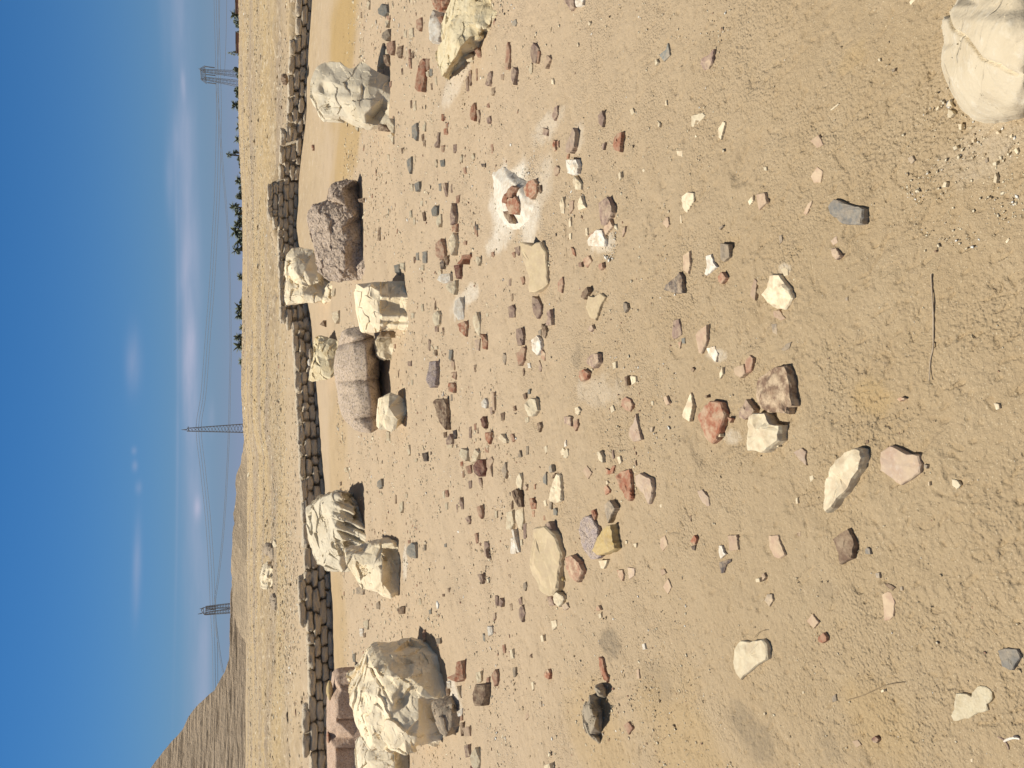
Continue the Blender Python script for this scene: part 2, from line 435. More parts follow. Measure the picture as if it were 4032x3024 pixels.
    col = g.mix(g.m('MULTIPLY_ADD', big, 4.0, -1.6, clamp=True), (.405, .311, .192, 1), (.392, .294, .172, 1))
    col = g.mix(g.m('MULTIPLY_ADD', med, 3.5, -1.5, clamp=True), col, (.425, .33, .207, 1))
    col = g.mix(g.m('MULTIPLY_ADD', fin, 6.0, -3.3, clamp=True), col, (.345, .262, .165, 1))
    gm = g.m('GREATER_THAN', grain, .66)
    col = g.mix(g.m('MULTIPLY', gm, .65), col, (.68, .58, .40, 1))
    col = g.mix(g.m('MULTIPLY', g.m('LESS_THAN', grain, .33), .5), col, (.26, .19, .12, 1))
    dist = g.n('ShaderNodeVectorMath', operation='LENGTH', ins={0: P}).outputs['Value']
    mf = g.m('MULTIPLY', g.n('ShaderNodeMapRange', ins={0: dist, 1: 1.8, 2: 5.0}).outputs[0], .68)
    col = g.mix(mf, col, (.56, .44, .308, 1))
    at = lambda n_: g.n('ShaderNodeAttribute', attribute_name=n_).outputs['Fac']
    col = g.mix(g.m('MULTIPLY', at('ochre'), .8), col, g.mix(fin, (.41, .275, .11, 1), (.50, .36, .17, 1)))
    col = g.mix(g.m('MULTIPLY', at('ash'), g.m('MULTIPLY_ADD', fin, 1.6, -.15, clamp=True)), col, (.20, .165, .12, 1))
    col = g.mix(g.m('MULTIPLY', at('lime'), g.m('MULTIPLY_ADD', fin, 2.2, -.25, clamp=True)), col, (.80, .76, .66, 1))
    # beyond the wall: paler, stony, banded
    sp = g.n('ShaderNodeSeparateXYZ', ins={0: P})
    dist = g.n('ShaderNodeVectorMath', operation='LENGTH', ins={0: P}).outputs['Value']
    ff = g.n('ShaderNodeMapRange', ins={0: dist, 1: 16.0, 2: 24.0}).outputs[0]
    sv = g.n('ShaderNodeCombineXYZ', ins={0: g.m('MULTIPLY', sp.outputs[0], .045), 1: g.m('MULTIPLY', sp.outputs[1], .13), 2: 0.0}); rub = g.noise(sv.outputs[0], 1.0, 6, .65); st = g.noise(P, 5.0, 5, .75); st2 = g.noise(P, 1.1, 4, .7)
    fc = g.mix(g.m('MULTIPLY_ADD', rub, 7.0, -3.1, clamp=True), (.50, .375, .205, 1), (.37, .29, .20, 1))
    fc = g.mix(g.m('MULTIPLY_ADD', st2, 5.0, -2.7, clamp=True), fc, (.54, .44, .30, 1))
    fc = g.mix(g.m('MULTIPLY_ADD', st, 9.0, -4.9, clamp=True), fc, (.70, .60, .44, 1))
    fc = g.mix(g.m('MULTIPLY_ADD', st, -9.0, 3.9, clamp=True), fc, (.24, .175, .11, 1))
    col = g.mix(ff, col, fc)
    vc = g.n('ShaderNodeTexVoronoi', feature='SMOOTH_F1', ins={'Vector': P, 'Scale': 120.0}).outputs['Distance']
    cm = g.m('MULTIPLY', g.m('MULTIPLY_ADD', g.noise(P, 2.2, 4, .6), 5.0, -2.1, clamp=True), g.m('SUBTRACT', 1.0, ff))
    hb = g.m('ADD', g.m('MULTIPLY', fin, 1.0), g.m('MULTIPLY', grain, .35))
    hb = g.m('ADD', hb, g.m('MULTIPLY', g.m('MULTIPLY', ff, st), 10.0))
    hb = g.m('SUBTRACT', hb, g.m('MULTIPLY', g.m('MULTIPLY', vc, cm), 1.1))
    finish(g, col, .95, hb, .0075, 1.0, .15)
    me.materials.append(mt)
    o = bpy.data.objects.new('ground', me); COL.objects.link(o)
    tag(o, kind='structure')
    return o
make_ground()

# ------------------------------------------------------------------ hills and the ruined pyramid on the left of the horizon
def elevmass(name, prof, r0, slope, tail, matl, amp, nsd, steps=None, nr=110, da=.06, kind=None):
    Ys = [p[1] for p in prof]
    A = [azel(X, Y) for (X, Y) in prof]
    A.sort()
    aa = np.array([q[0] for q in A]); ee = np.tan(np.array([q[1] for q in A]))
    az_ = np.arange(aa[0], aa[-1], math.radians(da))
    e = np.interp(az_, aa, ee)
    e = e + .00035 * f2(az_ * 160, az_ * 0, 4, nsd)
    rows = []
    # the crest is where the slope meets the skyline ray; behind it the ground falls away again
    zc = np.maximum((e * r0 + (1.6 - 1.0)) / (1 - np.clip(e / slope, -.5, .92)), .02)
    rc = r0 + zc / slope
    for k in range(nr):
        t = k / (nr - 1)
        if t < .62:
            u = t / .62
            r = r0 + (rc - r0) * u; z = zc * u
            cv_ = np.minimum(1, 1.0 - .0 * u)
            z = z * cv_
        else:
            u = (t - .62) / .38
            r = rc + tail * u; z = zc * (1 - sm(0, 1, u) * 1.3)
            z = z - 1.2 * u
        rows.append((r + 0 * az_, z))
    R = np.array([q[0] for q in rows]); Z = np.array([q[1] for q in rows])
    x = R * np.sin(az_); y = R * np.cos(az_)
    env = np.minimum(1, Z / 3.0 + .1)
    Z = Z + env * amp * (f2(x / 9, Z / 3 + y / 9, 4, nsd) + .5 * f2(x / 2.2, Z / 1.0, 3, nsd + 3))
    if steps:
        q = Z / steps + .35 * n2(x / 6, y / 6, nsd + 5)
        Z = Z + steps * .34 * (np.floor(q) + sm(.25, .75, q - np.floor(q)) - q) * sm(-.1, .3, f2(x / 14, Z / 5, 3, nsd + 9))
    Z = Z + .75
    na = len(az_)
    V = np.stack([x.ravel(), y.ravel(), Z.ravel()], 1)
    idx = np.arange(nr * na).reshape(nr, na)
    q = np.stack([idx[:-1, :-1], idx[:-1, 1:], idx[1:, 1:], idx[1:, :-1]], -1).reshape(-1, 4)
    o = link_mesh(name, V, q.tolist(), matl, loc=(float(V[:, 0].mean()), float(V[:, 1].mean()), .75), smooth=True)
    return o
def far_mat(name, a, b, c, d, str_, thr):
    mt, g = new_mat(name)
    geo = g.n('ShaderNodeNewGeometry'); P = geo.outputs['Position']
    s = g.n('ShaderNodeSeparateXYZ', ins={0: P})
    n1 = g.noise(P, .10, 4, .6); n_2 = g.noise(P, .9, 5, .75)
    cvv = g.n('ShaderNodeCombineXYZ', ins={0: g.m('MULTIPLY', s.outputs[0], .18), 1: g.m('MULTIPLY', s.outputs[1], .05), 2: g.m('MULTIPLY', s.outputs[2], 2.6)})
    n_3 = g.noise(cvv.outputs[0], 1.0, 3, .6)
    col = g.mix(g.m('MULTIPLY_ADD', n1, 5.0, -2.0, clamp=True), c4(a), c4(b))
    col = g.mix(g.m('MULTIPLY_ADD', n_2, 8.0, -4.6, clamp=True), col, c4(c))
    col = g.mix(g.m('MULTIPLY_ADD', n_2, -8.0, 3.2, clamp=True), col, c4(d))
    col = g.mix(g.m('MULTIPLY', g.m('MULTIPLY_ADD', n_3, -9.0, 4.2, clamp=True), str_), col, c4(d))
    finish(g, col, .95, g.m('ADD', g.m('MULTIPLY', n_3, 1.0 * str_ + .1), n_2), thr)
    return mt
HILL = far_mat('hill_sand', (.54, .42, .275), (.36, .285, .195), (.60, .49, .34), (.26, .20, .14), .15, .5)
PYR = far_mat('mudbrick_rubble', (.38, .295, .205), (.45, .355, .25), (.52, .42, .30), (.18, .135, .09), 1.0, .8)
pyr = elevmass('pyramid', [(955, 2250), (905, 2300), (898, 2383), (899, 2533), (893, 2600), (876, 2648), (854, 2687), (837, 2720), (799, 2750), (770, 2778), (731, 2831), (712, 2875), (669, 2923), (625, 2976), (587, 3024), (470, 3200), (420, 3350), (410, 3500), (440, 3700), (600, 4000), (940, 4500)],
               150, .60, 60, PYR, .20, 61, steps=.55, nr=170, da=.05)
tag(pyr, 'huge weathered mudbrick pyramid ruin rising dark grey brown at the bottom left of the photo', 'pyramid')
hl = elevmass('hills', [(975, 1640), (957, 1700), (948, 1780), (940, 1830), (925, 1870), (922, 1900), (925, 1950), (915, 2020), (919, 2060), (912, 2100), (905, 2180), (899, 2250), (898, 2330), (901, 2383), (919, 2465), (943, 2508), (968, 2547), (985, 2575)],
              98, .42, 40, HILL, .30, 71, nr=90, da=.05)
tag(hl, kind='structure')

# ------------------------------------------------------------------ mudbrick wall
def make_wall():
    rng = random.Random(5)
    N = 7
    cube = []; cf = []
    ids = {}
    def vid(p):
        k = tuple(round(q, 4) for q in p)
        if k not in ids: ids[k] = len(cube); cube.append(k)
        return ids[k]
    for ax in range(3):
        for sg in (-1, 1):
            for i in range(N):
                for j in range(N):
                    quad = []
                    for (a_, b_) in ((0, 0), (1, 0), (1, 1), (0, 1)):
                        p = [0, 0, 0]; p[ax] = sg; p[(ax + 1) % 3] = -1 + 2 * (i + a_) / N; p[(ax + 2) % 3] = -1 + 2 * (j + b_) / N
                        quad.append(vid(p))
                    cf.append(quad if sg > 0 else quad[::-1])
    cube = np.array(cube)
    rr = (np.abs(cube) ** 4.4).sum(1) ** (1 / 4.4)
    cube = cube / rr[:, None]
    allV = []; allF = []; off = 0
    X0, X1 = -12.5, 16.5
    zb = lambda x: float(np.interp(x, wp[:, 0], wp[:, 2])); zt = lambda x: float(np.interp(x, wp[:, 0], wp[:, 4])); yw = lambda x: float(np.interp(x, wp[:, 0], wp[:, 1]))
    hh = .126
    for k in range(-2, 9):
        x = X0 + rng.uniform(0, .4)
        while x < X1:
            L = rng.uniform(.28, .46)
            if rng.random() < .18: L *= .55
            xc = x + L / 2
            zc = .06 + zb(xc) * .0 + k * hh + .05 * math.sin(xc * .35 + 1)
            top = zt(xc)
            if zc - .02 <= top and zc + hh > zb(xc) - .1 and not (zc + hh * .5 > top + .06):
                sl = (yw(xc + .2) - yw(xc - .2)) / .4
                ang = math.atan(sl) + rng.uniform(-.05, .05); ty = rng.uniform(-.04, .04)
                v = cube * np.array([L / 2 * 1.01, .15, hh / 2 * rng.uniform(.98, 1.1)])
                v = v * (1 + .17 * n3(cube * 1.6 + rng.uniform(0, 90), 5))[:, None]
                v = v + cube * (.022 * f3(cube * 4 + rng.uniform(0, 90), 2, 6))[:, None]
                c_, s_ = math.cos(ang), math.sin(ang)
                vx = v[:, 0] * c_ - v[:, 1] * s_; vy = v[:, 0] * s_ + v[:, 1] * c_
                vz = v[:, 2] + v[:, 0] * ty
                rec = .14 + rng.uniform(-.025, .03) + max(0, k) * .012
                allV.append(np.stack([vx + xc, vy + yw(xc) + rec, vz + zc], 1)); allF += [[i + off for i in f] for f in cf]; off += len(v)
                if zc + hh > top - .03 and rng.random() < .85:      # second row behind the top course
                    allV.append(np.stack([vx + xc + rng.uniform(-.1, .1), vy + yw(xc) + rec + .29, vz + zc - .02], 1)); allF += [[i + off for i in f] for f in cf]; off += len(v)
            x += L + rng.uniform(.004, .018)
    # earth core the bricks sit in
    xs = np.arange(X0, X1, .2)
    top = []; 
    prof = [(.20, 0), (.20, 1), (.52, 1), (.52, 0)]
    cv_ = []
    for x in xs:
        t_ = min(zt(x - .15), zt(x), zt(x + .15)) - .07
        b_ = zb(x) - .2
        for (dy, w) in prof: cv_.append((x, yw(x) + dy, t_ if w else b_))
    nb = off
    for i in range(len(xs) - 1):
        for j in range(3):
            a_ = nb + i * 4 + j
            allF.append([a_, a_ + 1, a_ + 5, a_ + 4])
    allV.append(np.array(cv_))
    V = np.vstack(allV)
    mt, g = new_mat('mudbrick')
    P = g.n('ShaderNodeNewGeometry').outputs['Position']
    n1 = g.noise(P, 2.4, 5, .65); nf = g.noise(P, 38, 5, .7)
    vo = g.n('ShaderNodeTexVoronoi', ins={'Vector': P, 'Scale': 2.6})
    col = g.mix(g.m('MULTIPLY_ADD', n1, 4.0, -1.6, clamp=True), (.60, .505, .37, 1), (.68, .585, .44, 1))
    col = g.mix(g.m('MULTIPLY_ADD', nf, 5.0, -2.7, clamp=True), col, (.72, .61, .45, 1))
    col = g.mix(g.m('MULTIPLY_ADD', nf, -6.0, 2.4, clamp=True), col, (.30, .23, .16, 1))
    finish(g, col, .95, g.m('ADD', nf, n1), .03)
    o = link_mesh('mudbrick_wall', V, allF, mt, loc=(0, yw(0), 0), smooth=True)
    tag(o, 'low eroded mudbrick wall with ragged top running across the whole site', 'wall')
make_wall()
# ------------------------------------------------------------------ boulders and carved blocks
def world_pt(tile, x, y, d, D0):
    X, Y = px(tile, x, y)
    if d == 'g':
        p = hit(X, Y); p.z -= .02; return p
    if isinstance(d, str): return at_h(X, Y, hit(X, Y).z + float(d[1:]))
    return at_y(X, Y, D0 + d)
def proj(v, tile):
    q = v - np.array(CAM)
    f = q @ np.array(FW); u = q @ np.array(DN) / f; w = q @ np.array(RT) / f
    o = TILE[tile]
    return (2016 + u * PX - o[0]) / S_, (1512 - w * PX - o[1]) / S_
LAND = []
def refine(bm, L, n=7):
    for _ in range(n):
        es = [e for e in bm.edges if e.calc_length() > L]
        if not es: break
        bmesh.ops.subdivide_edges(bm, edges=es, cuts=1)
        bmesh.ops.triangulate(bm, faces=[f for f in bm.faces if len(f.verts) > 3], quad_method='BEAUTY', ngon_method='BEAUTY')
def rock(name, tile, outline, inner, ref, back, matl, label, cat='rock', short=None, L=.03, sm_=2, amp=.02, freq=5, chip=0, cfreq=6, prof=None, group=None, smooth=False, parent=None, shrink=.85, creases=(), seed=1, backd=None, flat=False, ds=1.0):
    D0 = hit(*px(tile, *ref)).y
    sc_ = lambda p: (p[0], p[1], p[2] if isinstance(p[2], str) else (p[2] * ds if p[2] > 0 else p[2]))
    outline = [sc_(p) for p in outline]; inner = [sc_(p) for p in inner]
    pts = list(outline) + list(inner)
    n = len(outline)
    if backd is None: backd = back
    cos = [Vector((p[0], p[1])) for p in pts]
    edges = [(i, (i + 1) % n) for i in range(n)] + [(a, b) for a, b in creases]
    vc, ve, vf, ov, oe, of = delaunay_2d_cdt(cos, edges, [], 1, 1e-5)
    W = []
    for i, v in enumerate(vc):
        src = ov[i]
        if src: W.append(world_pt(tile, *pts[src[0]], D0))
        else: W.append(world_pt(tile, v.x, v.y, 0.0, D0))
    bm = bmesh.new()
    fv = [bm.verts.new(w) for w in W]
    for f in vf:
        try: bm.faces.new([fv[i] for i in f])
        except ValueError: pass
    # boundary loop -> side wall -> back
    be = [e for e in bm.edges if len(e.link_faces) == 1]
    bvs = set(v for e in be for v in e.verts)
    c = sum((v.co for v in bvs), Vector()) / len(bvs)
    top = max(v.co.z for v in bvs); 
    mp = {}
    up = flat
    for v in bvs:
        q = v.co.copy()
        if up: q = Vector((c.x + (q.x - c.x) * shrink, c.y + (q.y - c.y) * shrink, min(q.z, c.z) - back))
        else:
            q.x = c.x + (q.x - c.x) * shrink; q.z = c.z + (q.z - c.z) * shrink if q.z > c.z else q.z - .02; q.y += back
        mp[v] = bm.verts.new(q)
    for e in be:
        a, b = e.verts
        try: bm.faces.new((a, b, mp[b], mp[a]))
        except ValueError: pass
    cb = sum((v.co for v in mp.values()), Vector()) / len(mp)
    if not up: cb.y += .25 * back
    cbv = bm.verts.new(cb)
    for e in be:
        a, b = e.verts
        try: bm.faces.new((mp[a], mp[b], cbv))
        except ValueError: pass
    bmesh.ops.triangulate(bm, faces=bm.faces[:])
    bmesh.ops.recalc_face_normals(bm, faces=bm.faces[:])
    refine(bm, L * (.62 if L < .05 else 1), 9)
    for _ in range(sm_ + (1 if L < .05 and sm_ else 0)): bmesh.ops.smooth_vert(bm, verts=bm.verts[:], factor=.5, use_axis_x=True, use_axis_y=True, use_axis_z=True)
    bm.normal_update()
    V = np.array([v.co[:] for v in bm.verts]); N_ = np.array([v.normal[:] for v in bm.verts])
    if prof is not None:
        zx, zy = proj(V, tile)
        fm = np.clip((.35 - N_[:, 1]) * 3, 0, 1)
        V[:, 1] += prof(zx, zy) * fm
        for v, c_ in zip(bm.verts, V): v.co = c_
        bm.normal_update()
        N_ = np.array([v.normal[:] for v in bm.verts])
    d = .35 * amp * f3(V * freq + seed * 3.1, 5, seed, .5)
    if chip:
        c1 = cfreq * .62; c2 = cfreq * 2.2; kk = min(1.0, chip / .018)
        ww = V + .035 * np.stack([f3(V * 5 + 9 * k_, 2, seed + k_) for k_ in range(3)], 1) * 2
        d = d + kk * (.135 / c1 * facets(ww * c1 + seed * 5.7, seed) + .06 / c2 * facets(ww * c2 + seed, seed + 30) + .04 / (c2 * 2.6) * facets(ww * c2 * 2.6 + seed, seed + 60))
    V = V + N_ * d[:, None]
    for v, c_ in zip(bm.verts, V): v.co = c_
    bm.verts.index_update()
    faces = [[v.index for v in f.verts] for f in bm.faces]
    bm.free()
    loc = (float(V[:, 0].mean()), float(V[:, 1].mean()), float(V[:, 2].min()))
    o = link_mesh(name, V, faces, matl, loc=loc, smooth=smooth, parent=parent)
    if parent is None: tag(o, label, cat, group)
    X = sum(px(tile, p[0], p[1])[0] for p in outline) / n; Y = sum(px(tile, p[0], p[1])[1] for p in outline) / n
    if short: LAND.append((X, Y, short))
    return o
def P3(s):
    r = []
    for t in s.split():
        a = t.split(',')
        r.append((float(a[0]), float(a[1]), a[2] if (a[2][0] in 'gh') else float(a[2])))
    return r
def gs(zx, zy, x, y, sx, sy): return np.exp(-((zx - x) / sx) ** 2 - ((zy - y) / sy) ** 2)

# seated-figure-like limestone fragment near the photo's top
rock('limestone_block', 'T1', P3('45,755,.55 50,650,.55 70,580,.55 105,540,.52 160,505,.48 285,500,.30 320,530,.26 360,550,.23 395,548,.2 450,492,.17 475,488,.15 540,550,.1 610,600,.06 690,640,g 700,700,g 700,780,g 695,860,g 692,960,g 685,1000,.05 640,1015,.08 560,1022,.12 500,1005,.15 400,975,.25 350,950,.3 230,940,.4 150,935,.48 100,880,.53 95,840,.55 70,790,.56'),
     P3('150,640,.38 250,600,.32 300,700,.24 180,790,.42 260,820,.30 400,860,.14 420,700,.12 520,700,.05 600,720,.02 640,800,.02 540,880,.05 490,930,.12 560,960,.20 630,880,.14'), (695, 800), .38, LIMEW,
     'carved white limestone fragment like a seated torso, standing upright right of the sand hollow', 'block', 'the upright white carved fragment', L=.022, sm_=2, amp=.012, freq=7, chip=.012, cfreq=6, seed=3, ds=1.6,
     prof=lambda x, y: .10 * gs(x, y, 165, 690, 45, 70) - .035 * gs(x, y, 290, 800, 130, 32) - .03 * gs(x, y, 130, 790, 60, 40) + .03 * gs(x, y, 300, 868, 120, 12) - .03 * gs(x, y, 455, 735, 16, 26) + .025 * gs(x, y, 475, 745, 12, 60) + .05 * sm(560, 700, x) * gs(x, y, 640, 900, 90, 50))
rock('granite_fragment', 'T2', P3('340,-100,.3 250,-65,.38 205,-25,.4 190,45,.45 180,80,.46 60,125,.55 20,165,.6 25,250,.58 75,400,.52 95,540,.45 120,660,.40 200,735,.32 270,745,.25 430,730,.12 470,722,g 502,700,g 505,640,g 478,520,g 466,400,g 455,230,g 440,100,g 432,0,g 435,-60,g 400,-85,.15'),
     P3('80,200,.42 120,330,.38 170,470,.30 130,180,.26 250,60,.18 300,-20,.2 330,120,.08 200,300,.2 300,300,.05 400,200,.0 400,380,-.04 250,500,.10 200,620,.2 330,480,-.02 330,640,.02 420,500,.02 420,620,.0 120,560,.34'), (470, 500), .6, GRAN2,
     'big broken dark granite fragment with rough face, in front of the pale block', 'rock', 'the big rough granite fragment', L=.024, sm_=2, amp=.07, freq=16, chip=.012, cfreq=8, seed=4, ds=1.35,
     prof=lambda x, y: .06 * gs(x, y, 400, 520, 60, 150) - .05 * gs(x, y, 300, 600, 60, 120))
rock('limestone_block', 'T2', P3('-162,600,.75 -142,520,.75 -100,475,.72 -50,470,.65 20,468,.5 80,480,.4 95,560,.35 120,670,.3 150,690,.3 210,735,.2 228,770,g 224,860,g 205,905,g 170,915,.15 150,890,.1 90,915,.2 0,912,.35 -60,918,.5 -145,930,.62 -160,890,.65 -167,790,.7 -150,700,.74'),
     P3('-110,600,.6 -60,600,.45 40,560,.35 0,650,.28 -90,740,.5 -20,740,.3 -20,850,.28 30,710,.18 100,690,.16 60,780,.22 140,800,.16 110,860,.12 -100,860,.45 -60,680,.32'), (215, 850), .7, LIME,
     'pale limestone block with hollowed brown shaded side, behind the dark granite fragment', 'block', 'the pale block behind the granite', L=.03, sm_=2, amp=.03, freq=5, chip=.025, cfreq=5, seed=5, ds=1.3,
     prof=lambda x, y: .12 * gs(x, y, -118, 640, 22, 60) + .10 * gs(x, y, -95, 730, 20, 40) + .1 * gs(x, y, 90, 790, 90, 70))
rock('carved_block', 'T2', P3('420,760,.40 540,748,.32 680,738,.2 800,732,.08 825,738,g 838,860,g 846,960,g 852,1100,g 845,1140,g 760,1135,.06 650,1140,.16 600,1163,.2 500,1165,.3 480,1155,.33 470,1110,.34 445,980,.37 430,860,.38'),
     P3('480,800,.27 510,900,.24 540,780,.17 560,960,.18 600,1000,.14 640,1090,.12 520,1080,.25 530,860,.19 590,900,.15 620,830,.13 620,1010,.13 700,900,.10 700,1050,.10 780,1000,.06 780,850,.06 820,1000,.03'), (840, 1000), .45, LIME,
     'square cream limestone block with two rounded flutes on its lower face', 'block', 'the square fluted block', L=.014, sm_=1, amp=.008, freq=9, chip=.010, cfreq=9, seed=6, ds=1.4,
     prof=lambda x, y: sm(612, 628, x) * (-.085 * gs(x, y, 740, 874, 400, 27) - .085 * gs(x, y, 740, 1030, 400, 27) - .05 * gs(x, y, 760, 1095, 400, 20) + .05) + .05 * gs(x, y, 780, 770, 60, 28) + .03 * gs(x, y, 700, 960, 60, 30) + .03 * gs(x, y, 560, 830, 40, 50))
rock('boulder', 'T2', P3('590,1195,.22 620,1160,.25 680,1146,.22 760,1145,.12 795,1160,.05 780,1185,.02 745,1202,.0 700,1205,.03 640,1200,.12'), P3('690,1172,.08 740,1170,.04'), (745, 1202), .15, PAL['n'],
     'smooth grey beige stone wedged against the square fluted block', 'stone', None, L=.015, sm_=2, amp=.01, freq=12, seed=7)
rock('boulder', 'T2', P3('580,1230,.22 605,1185,.25 650,1180,.2 740,1210,.04 742,1290,g 712,1372,g 660,1386,.08 600,1345,.18 582,1290,.22'), P3('640,1240,.14 690,1280,.06 640,1320,.1'), (720, 1330), .3, LIME,
     'lumpy cream limestone lump tucked under the fluted granite drum', 'stone', 'the cream lump under the granite drum', L=.018, sm_=2, amp=.02, freq=10, chip=.02, cfreq=10, seed=8)
rock('limestone_block', 'T2', P3('85,1200,.42 130,1185,.32 180,1195,.22 250,1220,.04 272,1235,g 266,1310,g 260,1400,g 260,1478,g 225,1530,.04 150,1550,.2 60,1565,.44 38,1555,.5 50,1480,.48 75,1380,.44 85,1290,.42'),
     P3('90,1340,.24 110,1230,.24 70,1500,.32 130,1300,.12 180,1280,.06 200,1400,.04 130,1440,.12 150,1510,.12 220,1480,.04 90,1420,.2'), (262, 1350), .55, LIMEO,
     'rough ochre yellow block with pale flat top, just in front of the mudbrick wall', 'block', 'the ochre block by the wall', L=.025, sm_=1, amp=.03, freq=8, chip=.025, cfreq=10, seed=9, ds=1.4)
rock('granite_drum', 'T2', P3('300,1150,.42 350,1120,.34 460,1100,.2 490,1155,.1 580,1185,.1 585,1240,.24 598,1320,.24 604,1400,.22 614,1500,.22 616,1640,.22 622,1740,.22 612,1930,.16 598,1955,.12 540,1988,.1 460,1980,.18 400,1955,.24 350,1905,.3 310,1855,.35 290,1775,.40 280,1655,.43 265,1555,.46 250,1480,.46 245,1400,.46 260,1300,.46 300,1240,.44'),
     P3('330,1180,.26 330,1300,.26 300,1450,.30 320,1600,.26 350,1750,.22 400,1860,.14 400,1200,.13 400,1340,.12 400,1500,.11 420,1650,.10 460,1760,.06 460,1900,.08 500,1230,.05 500,1340,.02 510,1500,.01 530,1650,.01 540,1800,.02 560,1900,.05 560,1250,.08 575,1380,.08 585,1520,.08 590,1650,.08 590,1780,.07'), (690, 1600), .5, GRAN,
     'long lobed pink granite column drum lying propped on smaller stones', 'column', 'the long granite drum', L=.022, sm_=16, amp=.010, freq=9, seed=10, ds=1.5, smooth=True,
     prof=lambda x, y: .13 * np.exp(-np.abs(y - (1255 - (x - 310) * .22)) / 24) + .09 * np.exp(-np.abs(y - (1560 - (x - 300) * .05)) / 30) + .08 * np.exp(-np.abs(y - (1870 + (x - 380) * -.12)) / 26) - .04 * gs(x, y, 420, 1410, 300, 90) - .05 * gs(x, y, 420, 1710, 300, 90))
rock('angular_block', 'T3', P3('625,130,.22 700,95,.14 770,120,.05 812,160,g 835,220,g 832,260,g 795,332,g 745,395,.02 708,418,.05 665,400,.1 608,398,.18 610,330,.2 615,240,.21'),
     P3('690,120,.1 685,215,.05 735,290,-.02 760,320,-.03 800,290,.02 810,250,.02 720,380,.02 650,320,.08'), (830, 240), .3, LIME,
     'angular faceted cream limestone block leaning against the end of the granite drum', 'block', 'the angular cream block', L=.018, sm_=0, amp=.010, freq=12, chip=.006, cfreq=10, seed=11, creases=((13, 14), (14, 15), (15, 16), (16, 17)))
rock('column_capital', 'T3', P3('20,1180,.95 22,1080,.92 70,1010,.75 125,965,.55 200,930,.3 270,905,.2 340,910,.12 390,940,g 415,1000,g 437,1045,g 472,1130,g 492,1220,g 497,1310,g 487,1390,g 430,1400,.05 380,1405,.1 345,1420,.15 345,1500,.3 380,1560,.25 330,1575,.3 250,1560,.45 180,1540,.6 110,1490,.75 60,1410,.85 40,1330,.92'),
     P3('60,1150,.78 80,1300,.70 130,1100,.55 150,1400,.5 170,1010,.35 200,1250,.3 220,1100,.2 250,1200,.12 240,1340,.2 300,1420,.14 290,1500,.25 240,1480,.34 160,1480,.5 280,960,.10 330,1000,.08 300,1100,.06 310,1300,.06 400,1150,.05 420,1300,.04 360,1380,.06 400,1040,.03'), (490, 1260), .7, LIMEW,
     'round white limestone capital with chiselled top and fluted shaded front', 'column', 'the round fluted capital', L=.02, sm_=2, amp=.02, freq=7, chip=.022, cfreq=6, seed=12, ds=1.55,
     prof=lambda x, y: sm(200, 300, x) * (.045 * np.sin((y - (x - 300) * .35) / 13.0) + .02 * np.sin((y - (x - 300) * .45) / 7.0 + 1)) * sm(1395, 1330, y) + .10 * sm(190, 290, x) * sm(500, 330, x) - .05 * gs(x, y, 270, 1230, 40, 60))
rock('limestone_block', 'T3', P3('485,1397,.42 560,1350,.3 640,1330,.18 720,1322,.06 752,1330,g 768,1375,g 780,1450,g 778,1600,g 772,1700,g 764,1745,g 730,1778,.02 700,1790,.04 600,1740,.18 480,1700,.32 440,1650,.38 400,1590,.45 345,1500,.52 336,1425,.55 400,1405,.5'),
     P3('470,1420,.38 640,1378,.16 740,1345,.06 560,1420,.22 640,1480,.02 630,1560,.0 625,1640,.0 700,1740,.0 500,1500,.24 520,1620,.20 560,1700,.16 420,1500,.38 700,1480,.10 730,1560,.07 700,1640,.05 730,1420,.10'), (778, 1520), .5, LIME,
     'cream limestone block with dark hollow shaded face, in front of the round capital', 'block', 'the hollow faced block', L=.02, sm_=2, amp=.016, freq=8, chip=.014, cfreq=8, seed=13, ds=1.3,
     prof=lambda x, y: .10 * gs(x, y, 700, 1440, 80, 70) + .06 * gs(x, y, 730, 1600, 60, 80))
